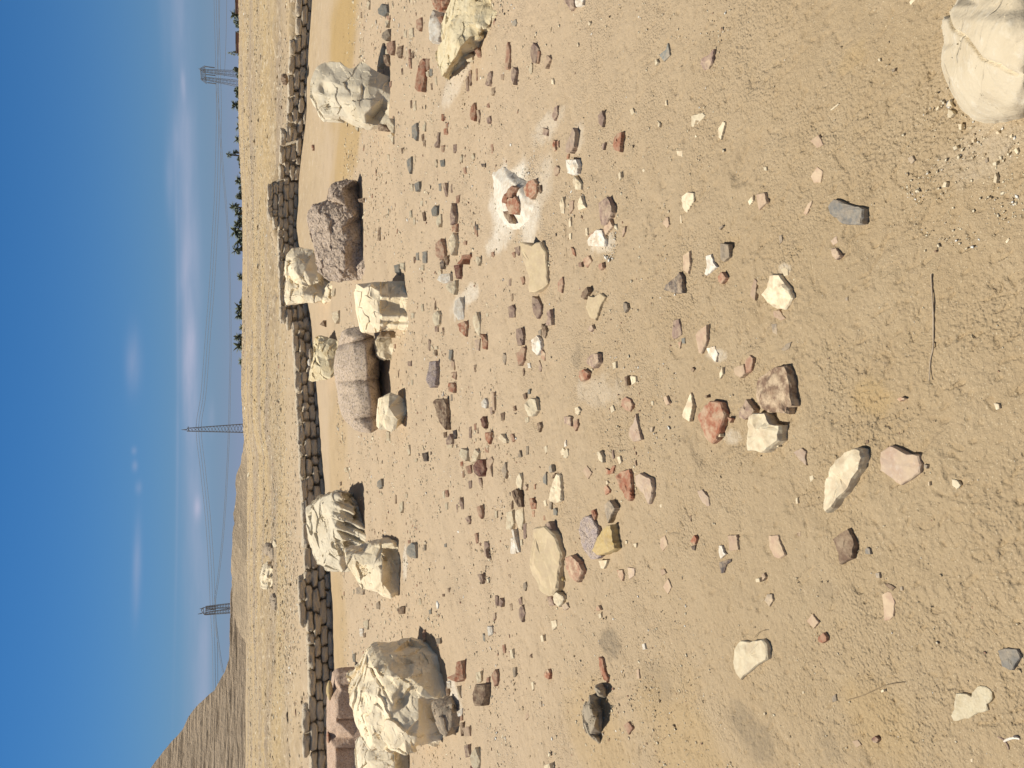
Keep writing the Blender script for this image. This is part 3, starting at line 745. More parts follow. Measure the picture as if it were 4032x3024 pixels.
rock('boulder', 'T4', P3('355,1150,.62 372,1100,.6 420,1050,.55 440,1010,.52 480,970,.5 520,870,.46 550,810,.44 600,770,.42 650,750,.4 750,745,.36 830,755,.32 880,735,.32 950,722,.3 1020,735,.26 1090,745,.22 1112,800,.16 1116,900,g 1142,1000,g 1160,1100,g 1125,1170,g 1085,1185,g 1075,1250,g 1105,1350,g 1122,1385,g 1080,1492,g 1000,1462,.12 930,1472,.1 890,1510,.08 850,1522,.08 830,1540,.08 740,1520,.18 600,1515,.34 530,1510,.42 490,1440,.46 450,1370,.5 420,1310,.55 400,1240,.58 390,1190,.6'),
     P3('560,830,.40 690,850,.30 700,905,.22 780,920,.14 870,925,.08 960,1000,.01 1050,1080,-.03 930,1100,.01 930,1300,.0 900,1430,.03 1000,1250,.05 1040,1400,.07 1080,1120,.02 440,1150,.46 500,1300,.34 560,1430,.26 650,1350,.2 600,1100,.26 500,1020,.4 700,1300,.14 760,1200,.10 820,1320,.04 850,1050,.08 820,1430,.06 760,1000,.16 650,900,.3 720,1440,.12 900,800,.24 1000,850,.16 1050,950,.08 820,830,.30 1080,850,.16'), (1150, 1060), .6, LIME,
     'largest cream limestone boulder with knobbly sunlit top and deep brown shaded underside', 'boulder', 'the largest boulder', L=.016, sm_=3, amp=.018, freq=6, chip=.018, cfreq=7, seed=14, ds=1.35,
     prof=lambda x, y: -.11 * gs(x, y, 680, 1090, 60, 120) - .05 * gs(x, y, 730, 990, 60, 36) + .07 * np.exp(-((y - (880 + (x - 560) * 1.6)) / 22) ** 2) * sm(530, 560, x) * sm(720, 640, x) - .05 * gs(x, y, 480, 1020, 50, 60) + .05 * gs(x, y, 480, 1120, 20, 40) + .07 * gs(x, y, 790, 1130, 40, 40) + .03 * gs(x, y, 640, 1200, 20, 60) + .05 * gs(x, y, 1000, 1400, 50, 50))
rock('granite_block', 'T4', P3('240,925,.40 280,890,.32 340,875,.22 430,865,.06 475,885,g 482,950,g 484,1050,g 486,1250,g 486,1450,g 486,1600,g 480,1780,g 430,1800,.1 330,1800,.1 200,1800,.36 185,1659,.40 183,1400,.40 185,1200,.40 198,1080,.40 232,1005,.40'),
     P3('255,940,.20 250,1090,.12 255,1265,.10 258,1275,.10 250,1500,.10 250,1650,.10 250,1740,.10 350,910,.12 330,1000,.10 300,1030,.10 440,960,.05 400,1200,.06 400,1400,.06 400,1650,.06'), (484, 1200), .5, GRAN3,
     'long rose granite slab with pale flat top and stepped shaded face, behind the largest boulder', 'block', 'the rose granite slab', L=.026, sm_=9, amp=.022, freq=14, seed=15, ds=1.3,
     prof=lambda x, y: sm(250, 275, x) * (.06 * np.exp(-np.abs(y - (1010 - (x - 280) * .25)) / 16) + .06 * np.exp(-np.abs(y - 1272) / 14) + .06 * np.exp(-np.abs(y - 1512) / 14) - .035 * gs(x, y, 350, 1150, 300, 80) - .035 * gs(x, y, 350, 1390, 300, 80)))
rock('boulder', 'T4', P3('470,1560,.4 520,1515,.34 620,1510,.22 735,1520,.1 770,1523,.1 852,1530,g 856,1600,g 856,1700,g 850,1820,g 720,1830,.1 440,1830,.45 438,1700,.46 442,1600,.44'),
     P3('735,1550,.0 735,1640,.0 735,1760,.0 650,1600,.08 600,1720,.12 520,1600,.26 800,1600,.14 800,1720,.12'), (852, 1620), .45, LIMEW,
     'white limestone boulder cut off by the bottom edge of the photo, beside the largest boulder', 'boulder', None, L=.02, sm_=2, amp=.02, freq=6, chip=.015, cfreq=7, seed=16)
rock('boulder', 'T4', P3('1062,1190,.14 1080,1170,.13 1150,1145,.07 1205,1127,.02 1242,1150,g 1266,1230,g 1264,1310,g 1232,1390,g 1150,1402,.04 1110,1370,.08 1090,1310,.11 1064,1250,.14'),
     P3('1100,1230,.07 1150,1200,.035 1200,1200,.0 1200,1320,.0 1140,1320,.04'), (1262, 1270), .18, PAL['n'],
     'rounded grey beige boulder lying at the foot of the largest boulder', 'boulder', 'the grey boulder at its foot', L=.012, sm_=2, amp=.014, freq=11, chip=.012, cfreq=14, seed=17)
rock('boulder', 'T1', P3('1240,-120,.32 1240,0,.3 1240,130,.28 1180,210,.34 1185,260,.33 1190,340,.32 1225,400,.25 1242,440,.2 1275,465,g 1325,440,g 1400,388,g 1444,322,g 1452,300,g 1502,262,g 1515,220,g 1562,100,g 1568,0,g 1560,-120,g'),
     P3('1300,-60,.2 1300,60,.18 1290,170,.18 1240,280,.22 1270,380,.14 1340,210,.10 1350,300,.09 1400,190,.04 1440,205,.0 1400,60,.06 1500,80,-.02 1500,-50,-.02 1400,-60,.08 1480,180,-.01 1420,290,.05 1530,30,-.01'), (1510, 240), .5, LIMEO,
     'rough ochre boulder cut off by the top edge of the photo, ringed by pottery pieces', 'boulder', 'the ochre boulder at the top edge', L=.014, sm_=2, amp=.018, freq=9, chip=.018, cfreq=11, seed=18, ds=1.2)
rock('boulder', 'Z1', P3('920,160,g 950,110,g 1015,72,g 1050,20,g 1085,-80,g 1200,-420,g 1500,-600,g 1900,-500,g 2050,-200,g 2050,200,g 1950,600,g 1740,900,g 1640,965,g 1560,990,g 1440,1028,g 1300,1022,g 1200,992,g 1100,895,g 1050,800,g 1000,700,g 960,620,g 925,520,g 930,440,g 940,360,g 928,270,g'),
     P3('1000,170,h.07 1010,420,h.08 1040,600,h.085 1120,760,h.085 1220,880,h.075 1330,950,h.05 1480,950,h.07 1080,60,h.10 1250,-200,h.13 1100,350,h.13 1180,580,h.15 1320,760,h.15 1560,860,h.14 1600,930,h.09 1720,850,h.12 1300,300,h.20 1300,50,h.20 1450,550,h.20 1650,650,h.19 1550,250,h.24 1600,-100,h.23 1800,300,h.22 1800,-200,h.16'), (1440, 1028), .10, LIMEB,
     'large smooth cream boulder with a wandering crack, cut off by the top right photo corner', 'boulder', 'the big smooth boulder', L=.012, sm_=4, amp=.010, freq=6, chip=.006, cfreq=9, seed=19, smooth=True, flat=True, shrink=.97,
     prof=None)
# crack and ledge of that boulder are pressed into its mesh
def press(o, tile, line, w, depth, ledge=0):
    me = o.data; n = len(me.vertices); co = np.zeros(n * 3); me.vertices.foreach_get('co', co); co = co.reshape(-1, 3)
    zx, zy = proj(co + np.array(o.location), tile)
    lx = [p[0] for p in line]; ly = [p[1] for p in line]
    best = np.full(n, 1e9)
    for i in range(len(line) - 1):
        ax, ay, bx, by = lx[i], ly[i], lx[i + 1], ly[i + 1]
        t = np.clip(((zx - ax) * (bx - ax) + (zy - ay) * (by - ay)) / ((bx - ax) ** 2 + (by - ay) ** 2), 0, 1)
        best = np.minimum(best, np.hypot(zx - ax - t * (bx - ax), zy - ay - t * (by - ay)))
    co[:, 2] -= depth * np.exp(-(best / w) ** 2)
    if ledge:
        yy = np.interp(zy, ly, lx)
        co[:, 2] += ledge * sm(0, 60, zx - yy) * sm(ly[0] - 10, ly[0] + 120, zy)
    me.vertices.foreach_set('co', co.ravel()); me.update()
bigb = bpy.data.objects[[o.name for o in COL.objects if o.get('label', '').startswith('large smooth cream')][0]]
press(bigb, 'Z1', [(1015, 70), (1040, 130), (1075, 230), (1180, 290), (1245, 380), (1320, 480), (1450, 520), (1560, 590), (1660, 600)], 11, .014, .012)

# half-buried slabs, boulders beyond the wall
rock('limestone_boulder', 'U2', P3('33,-168,g 130,-240,g 228,-192,g 362,-84,g 435,36,g 435,168,g 411,288,g 313,348,g 216,348,g 130,288,g 75,168,g 51,24,g 42,-84,g'), P3('150,-60,h.055 160,60,h.06 170,150,h.055 200,200,h.045 200,-110,h.045 260,60,h.05 300,150,h.04 220,250,h.035 330,60,h.035 280,-40,h.045 350,120,h.03'), (300, 300), .04, PAL['W'],
     'half buried chalky white rock with two bright red sherds lying on it', 'rock', 'the half buried white rock', L=.02, sm_=3, amp=.006, freq=14, chip=.004, cfreq=20, seed=20, flat=True, shrink=.97)
def farrock(tile, outl, inn, ref, back, mt_, label, seed, short=None):
    rock('boulder', tile, P3(outl), P3(inn), ref, back, mt_, label, 'boulder', short, L=.07, sm_=1, amp=.06, freq=3, chip=.04, cfreq=3, seed=seed)
farrock('A3', '1120,1390,.8 1135,1355,.6 1165,1350,.3 1196,1372,g 1198,1420,g 1196,1452,g 1170,1448,.1 1135,1420,.5', '1150,1390,.3 1170,1420,.1', (1196, 1420), .9, PAL['n'], 'dark grey lone boulder standing on the plain beyond the wall', 21)
farrock('A3', '1195,1345,.3 1200,1312,.2 1220,1305,.1 1226,1340,g 1224,1372,g 1200,1362,.2', '1210,1340,.1', (1224, 1350), .4, PAL['w'], 'small cream stone beside the dark grey boulder beyond the wall', 22)
farrock('A3', '1085,1640,1.2 1110,1560,.9 1150,1530,.5 1180,1530,.2 1192,1540,g 1190,1640,g 1186,1700,g 1160,1712,.3 1110,1690,.8', '1120,1640,.7 1150,1600,.3 1160,1540,.5 1168,1620,.45 1165,1680,.35', (1190, 1620), 1.3, LIME, 'largest pale rock on the plain beyond the wall, with dark undercut', 23, 'the pale rock beyond the wall')
farrock('A4', '1165,300,.6 1190,262,.3 1222,270,g 1224,330,g 1222,370,g 1195,368,.2 1172,340,.5', '1190,310,.25', (1222, 330), .7, PAL['n'], 'low olive grey boulder beyond the wall, below the pale rock', 24)

_d = hit(*px('A1', 1440, 600)).y
rock('boulder', 'A1', P3('1256,640,.10 1258,612,.10 1275,597,.08 1300,600,.04 1311,625,.02 1312,655,.02 1300,672,.04 1272,668,.08'), P3('1275,630,.0 1295,640,-.03'), (1480, 640), .25, PAL['b'],
     'dark brown round stone perched on top of the mudbrick wall', 'stone', None, L=.03, sm_=1, amp=.03, freq=9, chip=.01, cfreq=9, seed=26)
# ------------------------------------------------------------------ loose stones and sherds: tile, colour, thickness (m, 0 = by size), outline
KIND = {'r': ('pottery_sherd', 'sherd', 'dusty red'), 'R': ('pottery_sherd', 'sherd', 'rust red'), 'p': ('pottery_sherd', 'sherd', 'purple brown'), 'd': ('pottery_sherd', 'sherd', 'dark red'),
        'f': ('pottery_sherd', 'sherd', 'faded pink'), 'i': ('pottery_sherd', 'sherd', 'pinkish grey'), 'w': ('limestone_chip', 'stone', 'cream'), 'W': ('limestone_chip', 'stone', 'white'),
        's': ('limestone_slab', 'stone', 'sand coloured'), 'g': ('pebble', 'stone', 'blue grey'), 'e': ('pebble', 'stone', 'slate grey'), 'k': ('pebble', 'stone', 'black'), 'b': ('stone', 'stone', 'brown'),
        'n': ('stone', 'stone', 'dull grey'), 'q': ('stone', 'stone', 'speckled granite'), 'y': ('stone', 'stone', 'yellow'), 'c': ('plaster_flake', 'plaster', 'cream')}
DATA = """
#T1
g 0 595,75 630,28 670,45 675,100 640,135 600,115|round blue grey cobble nearest the top edge of the photo
n .07 630,270 680,235 692,290 660,335 625,310
r .07 665,350 720,330 725,400 700,450 670,430
w 0 660,400 690,400 685,445 655,440
b 0 640,450 660,445 690,530 665,540 640,500
w 0 600,480 635,350 640,420 625,520 590,560
b 0 755,380 795,370 785,450 765,475 745,440
w 0 650,170 690,160 660,225
r 0 665,130 695,125 690,160 670,160
r 0 910,160 950,140 955,210 930,255 905,230
w 0 850,240 880,225 885,300 850,320
w 0 805,250 830,245 828,310 808,300
W .09 1015,330 1012,200 1040,80 1060,90 1115,200 1120,240 1080,340 1040,355|elongated white stone lying beside the ochre boulder, under a red brick piece
R .09 1030,0 1130,-30 1165,0 1115,80 1085,95 1050,60|broken rust red brick lump cut by the top edge of the photo
b .10 1170,120 1185,20 1230,40 1235,130 1190,145|rounded dark brown stone touching the left side of the ochre boulder
r 0 1075,140 1110,130 1145,200 1110,195
R .07 895,720 910,620 935,500 960,475 985,500 985,600 965,700 950,750 910,745|big elongated red stone tilted on edge, below the upright white fragment
r 0 985,480 1015,480 1010,560 988,570
r 0 845,470 860,480 870,560 850,560
r 0 845,405 855,400 862,470 848,470
b 0 865,430 890,425 885,470 868,475
g 0 1015,560 1040,560 1040,610 1020,620
w 0 985,590 1005,580 1015,630 995,625
b 0 1028,680 1040,675 1040,730 1030,735
w 0 1060,630 1075,625 1080,700 1065,695
r 0 1120,370 1140,365 1140,430 1125,440
k 0 1165,410 1180,405 1180,455 1168,460
p 0 1310,650 1330,620 1340,740 1320,745
p 0 1335,580 1355,570 1360,650 1345,700
r 0 1395,560 1410,560 1410,650 1398,660
b .03 1470,690 1500,590 1520,600 1500,700 1480,700|thin dark brown sherd standing on edge below the ochre boulder
r 0 1380,400 1400,385 1435,420 1440,465 1410,470
r 0 1340,405 1375,400 1375,425 1345,435
w .04 1300,470 1340,440 1370,445 1365,490 1325,505|cream stone in a cluster at the lower tip of the ochre boulder
R .04 1345,940 1355,870 1380,835 1395,900 1382,990 1355,980|rust red upright sherd far right of the upright white fragment
f 0 1400,900 1415,895 1430,960 1415,1000
r 0 1485,850 1508,835 1505,880 1485,878
p 0 1480,960 1505,945 1520,985 1490,1010
R 0 1115,930 1138,940 1130,990 1115,985
R 0 1130,1050 1160,1045 1165,1090 1135,1100
r 0 1150,1005 1170,1000 1165,1045 1150,1050
g .05 870,1030 910,1000 920,1090 905,1150 875,1120|long blue grey cobble right of the upright white fragment
w 0 880,860 900,820 910,900 890,910
b 0 860,820 875,815 875,880 862,885
g .05 830,1310 865,1275 870,1380 855,1420 835,1370
g 0 890,1500 930,1480 935,1540 905,1565
w 0 960,1030 985,1000 980,1075 955,1060
b 0 950,1100 970,1090 972,1150 955,1150
b 0 960,1150 980,1145 985,1200 968,1195
p 0 1085,1080 1100,1080 1090,1180 1060,1205 1055,1190 1080,1150
p 0 1210,1180 1240,1175 1238,1230 1212,1250
r 0 1110,1190 1135,1185 1135,1240 1115,1240
g 0 1100,1310 1135,1300 1140,1350 1110,1360
w 0 1265,1300 1275,1260 1287,1300 1277,1330
w 0 1357,1280 1370,1250 1387,1290 1370,1312
w 0 1058,1320 1070,1300 1082,1340 1070,1368
r 0 1290,1370 1310,1360 1318,1410 1298,1418
k .02 1435,1335 1470,1340 1472,1368 1445,1362
g 0 1092,1500 1115,1495 1112,1560 1095,1560
p 0 1120,1500 1140,1490 1165,1590 1150,1605
w 0 410,1010 440,1000 430,1075 412,1050
w .04 665,970 690,965 728,1030 718,1090 690,1060 665,1020|cream chips leaning at the foot of the upright white fragment
w 0 670,1110 700,1085 722,1110 718,1180 695,1130
b .06 590,1020 600,1010 688,1058 670,1075 600,1068|dark brown splinter stuck under the upright white fragment
r 0 690,670 708,660 705,700 690,712
b 0 785,560 800,555 800,610 788,610
b 0 785,1210 800,1205 800,1250 788,1255
w 0 500,40 515,0 530,20 520,80
b 0 455,100 467,95 465,150 455,145
R 0 50,1190 60,1180 70,1215 62,1230
w 0 673,1260 690,1270 690,1310 675,1305
w 0 860,1510 875,1500 885,1560 865,1570
p 0 1190,1520 1200,1500 1205,1570 1192,1575
r 0 1235,1600 1265,1590 1255,1650 1235,1659
#T2
b .05 432,70 475,62 487,85 465,98 440,95|small brown stone at the right tip of the dark granite fragment
b 0 600,300 615,300 612,410 592,410
w 0 585,235 605,240 600,260
g .05 725,610 768,600 775,660 765,695 735,670|blue grey cobble with a cream chip beside it, above the square fluted block
w 0 770,590 812,592 810,655 778,640
g .05 1030,160 1060,120 1080,140 1075,200 1040,210
w .04 1075,220 1110,190 1112,260 1090,300 1072,270
w 0 945,85 965,85 960,130 940,125
g 0 960,500 995,495 990,590 960,595
g 0 905,510 930,505 928,570 908,570
b 0 888,540 902,540 900,590 888,595
w 0 950,610 972,605 968,655 948,650
b 0 955,180 972,175 985,240 968,250
w 0 882,225 900,220 900,280 885,285
w 0 850,170 865,160 875,220 855,225
r .06 1065,430 1108,390 1135,470 1142,540 1110,570 1065,530|large dusty red sherd with ridged surface beyond the white powder patch
k .04 1100,590 1142,545 1132,620 1108,642
w .07 1170,400 1210,342 1235,400 1230,460 1195,530 1165,450|cream cobble lying between red sherds, above the white powder patch
R .04 1195,290 1245,270 1232,340 1200,335|rust red ribbed pottery fragment under a purple one, far left of the half buried rock
p .06 1182,210 1195,100 1210,180 1232,210 1225,260 1190,285
b 0 1130,540 1160,530 1170,600 1155,610
d .06 1215,610 1262,600 1270,700 1235,722|dark purple red lump beside curved rust red sherds
W .05 1075,730 1110,680 1182,675 1190,740 1130,760|knobbly white stone beside the dark purple red lump
w .06 1145,780 1228,730 1236,800 1215,852 1165,820
w 0 1085,650 1108,645 1115,690 1088,700
R .03 1240,600 1275,560 1280,530 1350,518 1358,540 1295,560 1270,602|curved rust red handle like sherd far left of the half buried rock
w .05 1040,1010 1080,980 1102,1010 1095,1090 1060,1110 1040,1050
p 0 1060,1108 1090,1108 1085,1155 1062,1155
b 0 1058,920 1070,892 1068,970 1057,975
R .05 1245,1090 1300,1065 1325,1100 1310,1195 1260,1150|rust red angular sherd at the lower end of the small white powder patch
W .03 1225,900 1262,870 1290,940 1300,1050 1250,1060 1215,1000|chalky white lump in the middle of the small powder patch
w .03 1370,1020 1400,990 1430,1090 1430,1200 1395,1160 1370,1080|long cream stone beside the rust red angular sherd
i 0 1385,1220 1430,1215 1420,1310 1395,1300
R .03 1430,1170 1450,1180 1492,1230 1480,1300 1445,1290 1450,1240
w 0 1480,1005 1498,1000 1495,1030 1480,1030
b 0 1120,1120 1138,1115 1138,1180 1125,1185
g 0 1178,1300 1205,1305 1192,1400 1172,1375
f 0 1190,1380 1220,1400 1222,1470 1197,1450
r 0 1210,1480 1240,1482 1228,1545 1205,1530
p 0 1008,1215 1025,1230 1018,1310 1002,1295
w 0 1060,1275 1080,1270 1085,1295 1065,1300
b 0 1060,1300 1078,1300 1075,1350 1062,1350
R 0 1385,285 1405,300 1408,380 1385,350
k 0 1385,280 1412,275 1410,320 1395,325
w 0 868,1000 890,1000 888,1045 870,1045
w 0 945,940 960,925 970,985 955,990
p 0 838,1395 867,1395 865,1435 840,1432
b .05 120,1095 150,1060 168,1115|brown wedge stone in front of the ochre block by the wall
w 0 220,1000 270,980 277,1040 250,1088 225,1050
w 0 215,840 243,800 240,850 225,865
q .08 985,1550 1005,1465 1018,1395 1068,1390 1078,1500 1062,1590 1020,1612|half brown half pinkish speckled granite cobble below the granite drum
r .02 725,1255 738,1255 735,1292 725,1290
R .05 1163,1600 1175,1568 1210,1575 1228,1610 1212,1655 1175,1640|bright rust red angular lump below the speckled granite cobble
b 0 760,1470 768,1468 768,1530 760,1530
b 0 1380,1425 1395,1420 1395,1485 1382,1480
w 0 868,1545 882,1545 880,1590 870,1590
r 0 1520,505 1540,500 1545,535 1525,540
w .03 1395,540 1420,540 1435,570 1415,615 1395,580
r 0 1290,420 1315,410 1318,445 1295,445
#T3
n 0 1190,110 1210,105 1208,160 1190,165
b .11 1045,170 1060,148 1125,145 1155,190 1152,330 1145,400 1100,350 1070,250|large purplish brown angular stone below the angular cream block
b 0 1130,420 1155,415 1160,460 1135,465
p .05 1150,480 1180,430 1205,490 1195,515 1155,520
k .03 1208,405 1235,398 1237,450 1215,475
w 0 1158,520 1205,515 1200,545 1165,550
W .03 1440,170 1470,138 1490,190 1477,225 1445,215|bright white chip above the wide red slab field
p 0 1515,215 1530,210 1532,265 1518,268
n 0 1600,260 1620,258 1622,325 1602,320
d .04 1432,310 1450,288 1478,350 1465,390 1445,370
r 0 1380,350 1398,345 1400,400 1385,400
p 0 1340,375 1358,372 1358,470 1340,465
b 0 1402,385 1415,382 1420,430 1405,430
R .03 1468,430 1515,415 1518,470 1500,518 1475,480|squarish rust red sherd near a pale bone like chip
w .03 1575,460 1600,430 1645,480 1650,510 1610,500|pale ribbed bone like chip beside the squarish rust red sherd
w .05 1258,590 1275,548 1328,570 1325,630 1310,655 1265,625
w .04 1350,675 1370,600 1390,553 1422,590 1400,650
d .08 1370,720 1372,690 1410,640 1452,645 1472,720 1440,770 1412,783 1385,760|dark red angular lump below two cream stones in the mid ground
R 0 1268,660 1290,655 1290,700 1270,700
r .03 1308,700 1350,685 1362,750 1330,760
r 0 1285,735 1298,730 1300,780 1288,790
f .02 1480,650 1520,618 1542,650 1515,700 1530,785 1510,770 1492,710
p 0 1415,790 1435,800 1450,860 1440,870 1422,840
p 0 1335,815 1360,815 1362,870 1340,880
w 0 1475,530 1500,530 1500,570 1480,575
k .04 955,590 990,582 1002,655 970,658
w 0 895,645 912,632 916,655 902,665
w 0 835,560 848,520 860,590 845,612
w .02 320,715 340,705 348,740 328,748
b 0 285,880 297,872 297,900 285,900
b 0 285,825 300,820 298,850 287,855
g .05 590,822 620,797 632,860 605,883 588,860|small round blue grey cobble between the granite drum and the round capital
w .04 768,1000 798,982 800,1050 780,1080 770,1050
b 0 735,935 748,930 748,1000 735,1005
w 0 820,925 835,920 838,955 825,958
w 0 1122,905 1140,895 1142,960 1128,960
r 0 1145,890 1165,890 1168,945 1150,950
w 0 1145,1000 1165,990 1165,1050 1148,1055
p 0 1265,950 1290,1000 1295,1050 1280,1050 1260,1000
p 0 1235,1010 1248,1005 1250,1070 1238,1075
r .04 1400,1030 1430,1015 1450,1085 1438,1128 1415,1100
p .03 1305,1120 1335,1100 1352,1140 1335,1172
r 0 1383,1250 1400,1240 1418,1310 1400,1328
p 0 1465,1310 1495,1320 1505,1350 1480,1370 1490,1450 1465,1420
g .07 820,1390 838,1350 870,1318 902,1340 907,1450 870,1448 830,1420|egg shaped blue grey cobble below the hollow faced block
r 0 840,1300 858,1298 858,1325 842,1328
n 0 900,1330 920,1325 918,1380 905,1370
n 0 970,1340 985,1335 985,1385 972,1385
w 0 970,1320 985,1313 990,1330 975,1335
p .04 1408,1580 1440,1575 1456,1620 1442,1660
g 0 1138,1330 1158,1325 1155,1358 1140,1358
w .02 665,410 690,420 692,490 668,490
#T4
b .05 750,360 785,338 812,348 808,400 765,405|dark brown angular pebble right of the hollow faced block
n .03 415,190 470,170 485,200 470,245 420,240
n .03 578,320 600,298 612,330 608,365 585,360
w .03 472,465 515,450 518,490 508,530 480,500
W .02 445,520 470,520 478,585 448,585
b .02 470,560 492,555 495,590 478,595
g 0 388,730 408,722 412,800 392,790
w 0 930,285 948,280 948,330 930,335
g 0 1010,370 1030,365 1032,400 1015,405
b 0 1122,238 1140,238 1138,260 1124,260
b 0 1165,190 1182,190 1182,225 1168,225
r .03 955,560 972,528 985,610 965,628
n .04 1072,600 1105,598 1103,645 1078,648
R .06 1155,925 1225,890 1240,790 1278,780 1298,930 1235,960|tall rust red striped pottery fragment at the foot of the largest boulder
b .11 1367,1060 1392,975 1472,978 1478,1055 1440,1155 1385,1155|chunky brown cube shaped stone below the largest boulder
w .04 1393,880 1435,868 1442,950 1408,965
r .03 1485,920 1502,915 1505,1000 1488,1042 1468,1030
r .04 1522,900 1550,853 1575,895 1572,965 1545,995
w .02 1165,1100 1185,1070 1195,1130 1175,1140
W .02 1155,950 1185,955 1192,1010 1165,1010
W .02 1240,1200 1285,1170 1285,1230 1250,1240
f .03 1290,1330 1340,1320 1352,1400 1300,1400
p .04 1300,1480 1328,1466 1345,1560 1312,1575
b 0 1265,1290 1290,1285 1300,1360 1275,1400
r .02 1265,1235 1285,1230 1288,1270 1268,1275
w .02 1240,990 1260,1050 1275,1090 1250,1080
b .03 1150,1010 1168,960 1178,1060 1155,1080
w .03 1345,1560 1390,1490 1430,1600 1400,1700 1360,1640
d .03 1350,1640 1375,1630 1385,1700 1352,1700
R .03 178,1370 198,1360 200,1440 182,1450|small red stone resting on the rose granite slab
y .05 178,1000 200,945 228,1000 222,1060 205,1118 185,1070|orange brown stone resting on the edge of the rose granite slab
b .02 196,1520 202,1515 204,1580 198,1580
#T2
n .04 30,1330 45,1290 72,1310 70,1370 40,1370|grey stone on top of the ochre block by the wall
W .03 25,1380 40,1375 60,1400 50,1440 28,1420|white chip on top of the ochre block by the wall
#U1
r .03 205,340 222,400 222,470 205,560 178,568 188,450 195,370|long ridged dusty red rim sherd below the ochre boulder
p .02 410,345 460,400 452,440 430,515 405,512 388,450 392,390
r .015 450,410 468,420 455,500 440,520
f .02 530,450 558,480 508,560 500,515
p .03 250,545 280,580 262,640 247,692 232,640 235,570
w .02 395,510 407,530 402,590 388,605 373,570
f .01 145,610 175,605 170,655 150,650
g .01 240,180 270,155 280,190 262,215 240,205
W .02 752,0 820,-10 815,40 765,55 750,20|white chip at the top edge, touching a group of pink sherds
p .03 655,0 700,-20 745,0 748,60 710,85 690,40
p .02 610,860 612,940 580,985 565,950 582,880
p .01 490,1040 540,1060 520,1108 488,1098
p .02 975,900 992,960 975,1038 945,1010 940,940|pointed purple brown sherd with pale edge, alone on the sand
R .035 1100,1085 1135,1075 1128,1150 1118,1242 1078,1230 1060,1195 1077,1120|thick rust red curved rim sherd standing alone on the sand
i .04 735,1040 757,1080 752,1140 742,1200 710,1252 678,1245 685,1160 717,1100|long sherd, half grey half red, above the square white chip
R .015 690,1260 705,1255 700,1295 685,1295
W .035 675,1305 762,1300 778,1350 770,1418 745,1432 690,1415|square white chip with a cream one below it
w .02 745,1435 785,1475 803,1502 800,1548 757,1548 735,1490
f .02 580,1385 600,1350 627,1372 620,1412 587,1437
R .02 575,1140 590,1150 597,1225 578,1235 570,1180
r .01 605,1150 618,1150 620,1205 608,1200
w .01 775,345 785,370 778,385 770,370
w .006 865,170 880,190 868,212 860,195
w .008 1200,900 1225,880 1240,920 1215,940
w .01 560,640 580,650 582,690 562,685
g .008 1440,450 1500,400 1512,350 1527,450 1480,502|blue grey flake nearly buried in sand, alone in the upper part of the photo
w .008 1405,490 1418,480 1430,510 1412,535
w .006 1310,1375 1325,1390 1315,1408 1303,1395
w .01 1105,1420 1125,1400 1130,1450 1115,1475
w .008 1435,990 1448,1010 1442,1040 1432,1030
p .01 975,1175 1000,1160 985,1225 975,1220
W .02 155,1385 170,1365 188,1380 180,1405 160,1408
r .01 65,1180 85,1175 85,1255 68,1250
R .02 330,1540 372,1478 412,1462 440,1500 436,1570 392,1628 345,1595|bright rust red sherd lying on the half buried white rock
b .02 445,1520 465,1510 480,1560 465,1580
p .03 45,600 65,578 75,620 60,680 35,702 22,695
b .02 70,720 100,710 95,760 72,780
#U2
b .03 165,170 200,165 235,215 250,270 215,268 180,218|brown sherd below the bright red ones on the half buried white rock
s .035 300,420 400,450 430,425 468,420 510,500 522,640 527,760 482,802 420,832 378,828 375,700 340,600 305,490|big flat sand coloured slab below the half buried white rock
p .02 265,465 300,452 305,500 287,532 268,505
r .01 235,510 260,500 268,545 255,550
W .03 850,410 880,360 930,318 970,320 1000,400 997,457 920,457 860,452|bright white triangular stone next to a dark purple sherd
p .04 945,100 1015,48 1052,130 1057,180 1002,280 967,288 950,200|dark purple brown ridged sherd beside the bright white triangular stone
f .02 1030,220 1060,290 1002,362 985,312
r .015 870,360 930,320 905,345 865,380
k .035 1605,662 1632,720 1634,837 1560,840 1475,812 1490,770 1560,720|black triangular stone alone in the middle of the photo
p .015 1555,1060 1600,1048 1617,1110 1622,1180 1560,1218 1545,1190|purple brown oblong sherd below the black triangular stone
r .01 1595,1240 1620,1235 1610,1292
g .008 1622,1210 1650,1200 1652,1250 1630,1250
s .012 860,860 910,870 960,838 1000,870 975,910 940,1000 920,1062 870,1030 840,950|flat pale slab level with the sand, right of the big slab
p .03 405,862 450,885 480,940 472,1010 440,1048 415,1000 402,930|purple brown curved flake below the big sand coloured slab
p .02 205,950 240,932 264,970 260,1037 215,1038
p .04 520,980 550,968 564,1040 560,1098 510,1102 530,1050
b .03 480,1088 512,1110 522,1160 505,1208 480,1190 487,1130
n .02 450,1150 478,1130 475,1190 458,1185
W .045 393,1220 440,1182 477,1230 478,1300 440,1348 405,1310|smooth white oval stone among dark sherds
p .04 275,1128 312,1118 333,1180 322,1262 285,1268 270,1190
r .03 320,1275 347,1290 332,1392 290,1432 272,1330 300,1310
r .015 480,1300 515,1330 505,1392 478,1370
p .01 460,1385 485,1450 470,1480 455,1450
n .01 165,1325 195,1350 180,1425 160,1380
p .04 850,1370 900,1330 940,1332 947,1400 902,1452 845,1412|angular dark purple block above a rust red lump
R .03 785,1480 820,1458 862,1490 850,1537 800,1560 783,1520|rust red lump right below the angular dark purple block
r .015 885,1410 925,1400 940,1430 900,1455
r .02 612,750 650,703 660,760 642,838 615,822
w .01 1205,1515 1250,1518 1252,1560 1217,1592
w .01 1060,1410 1085,1395 1088,1450 1065,1460
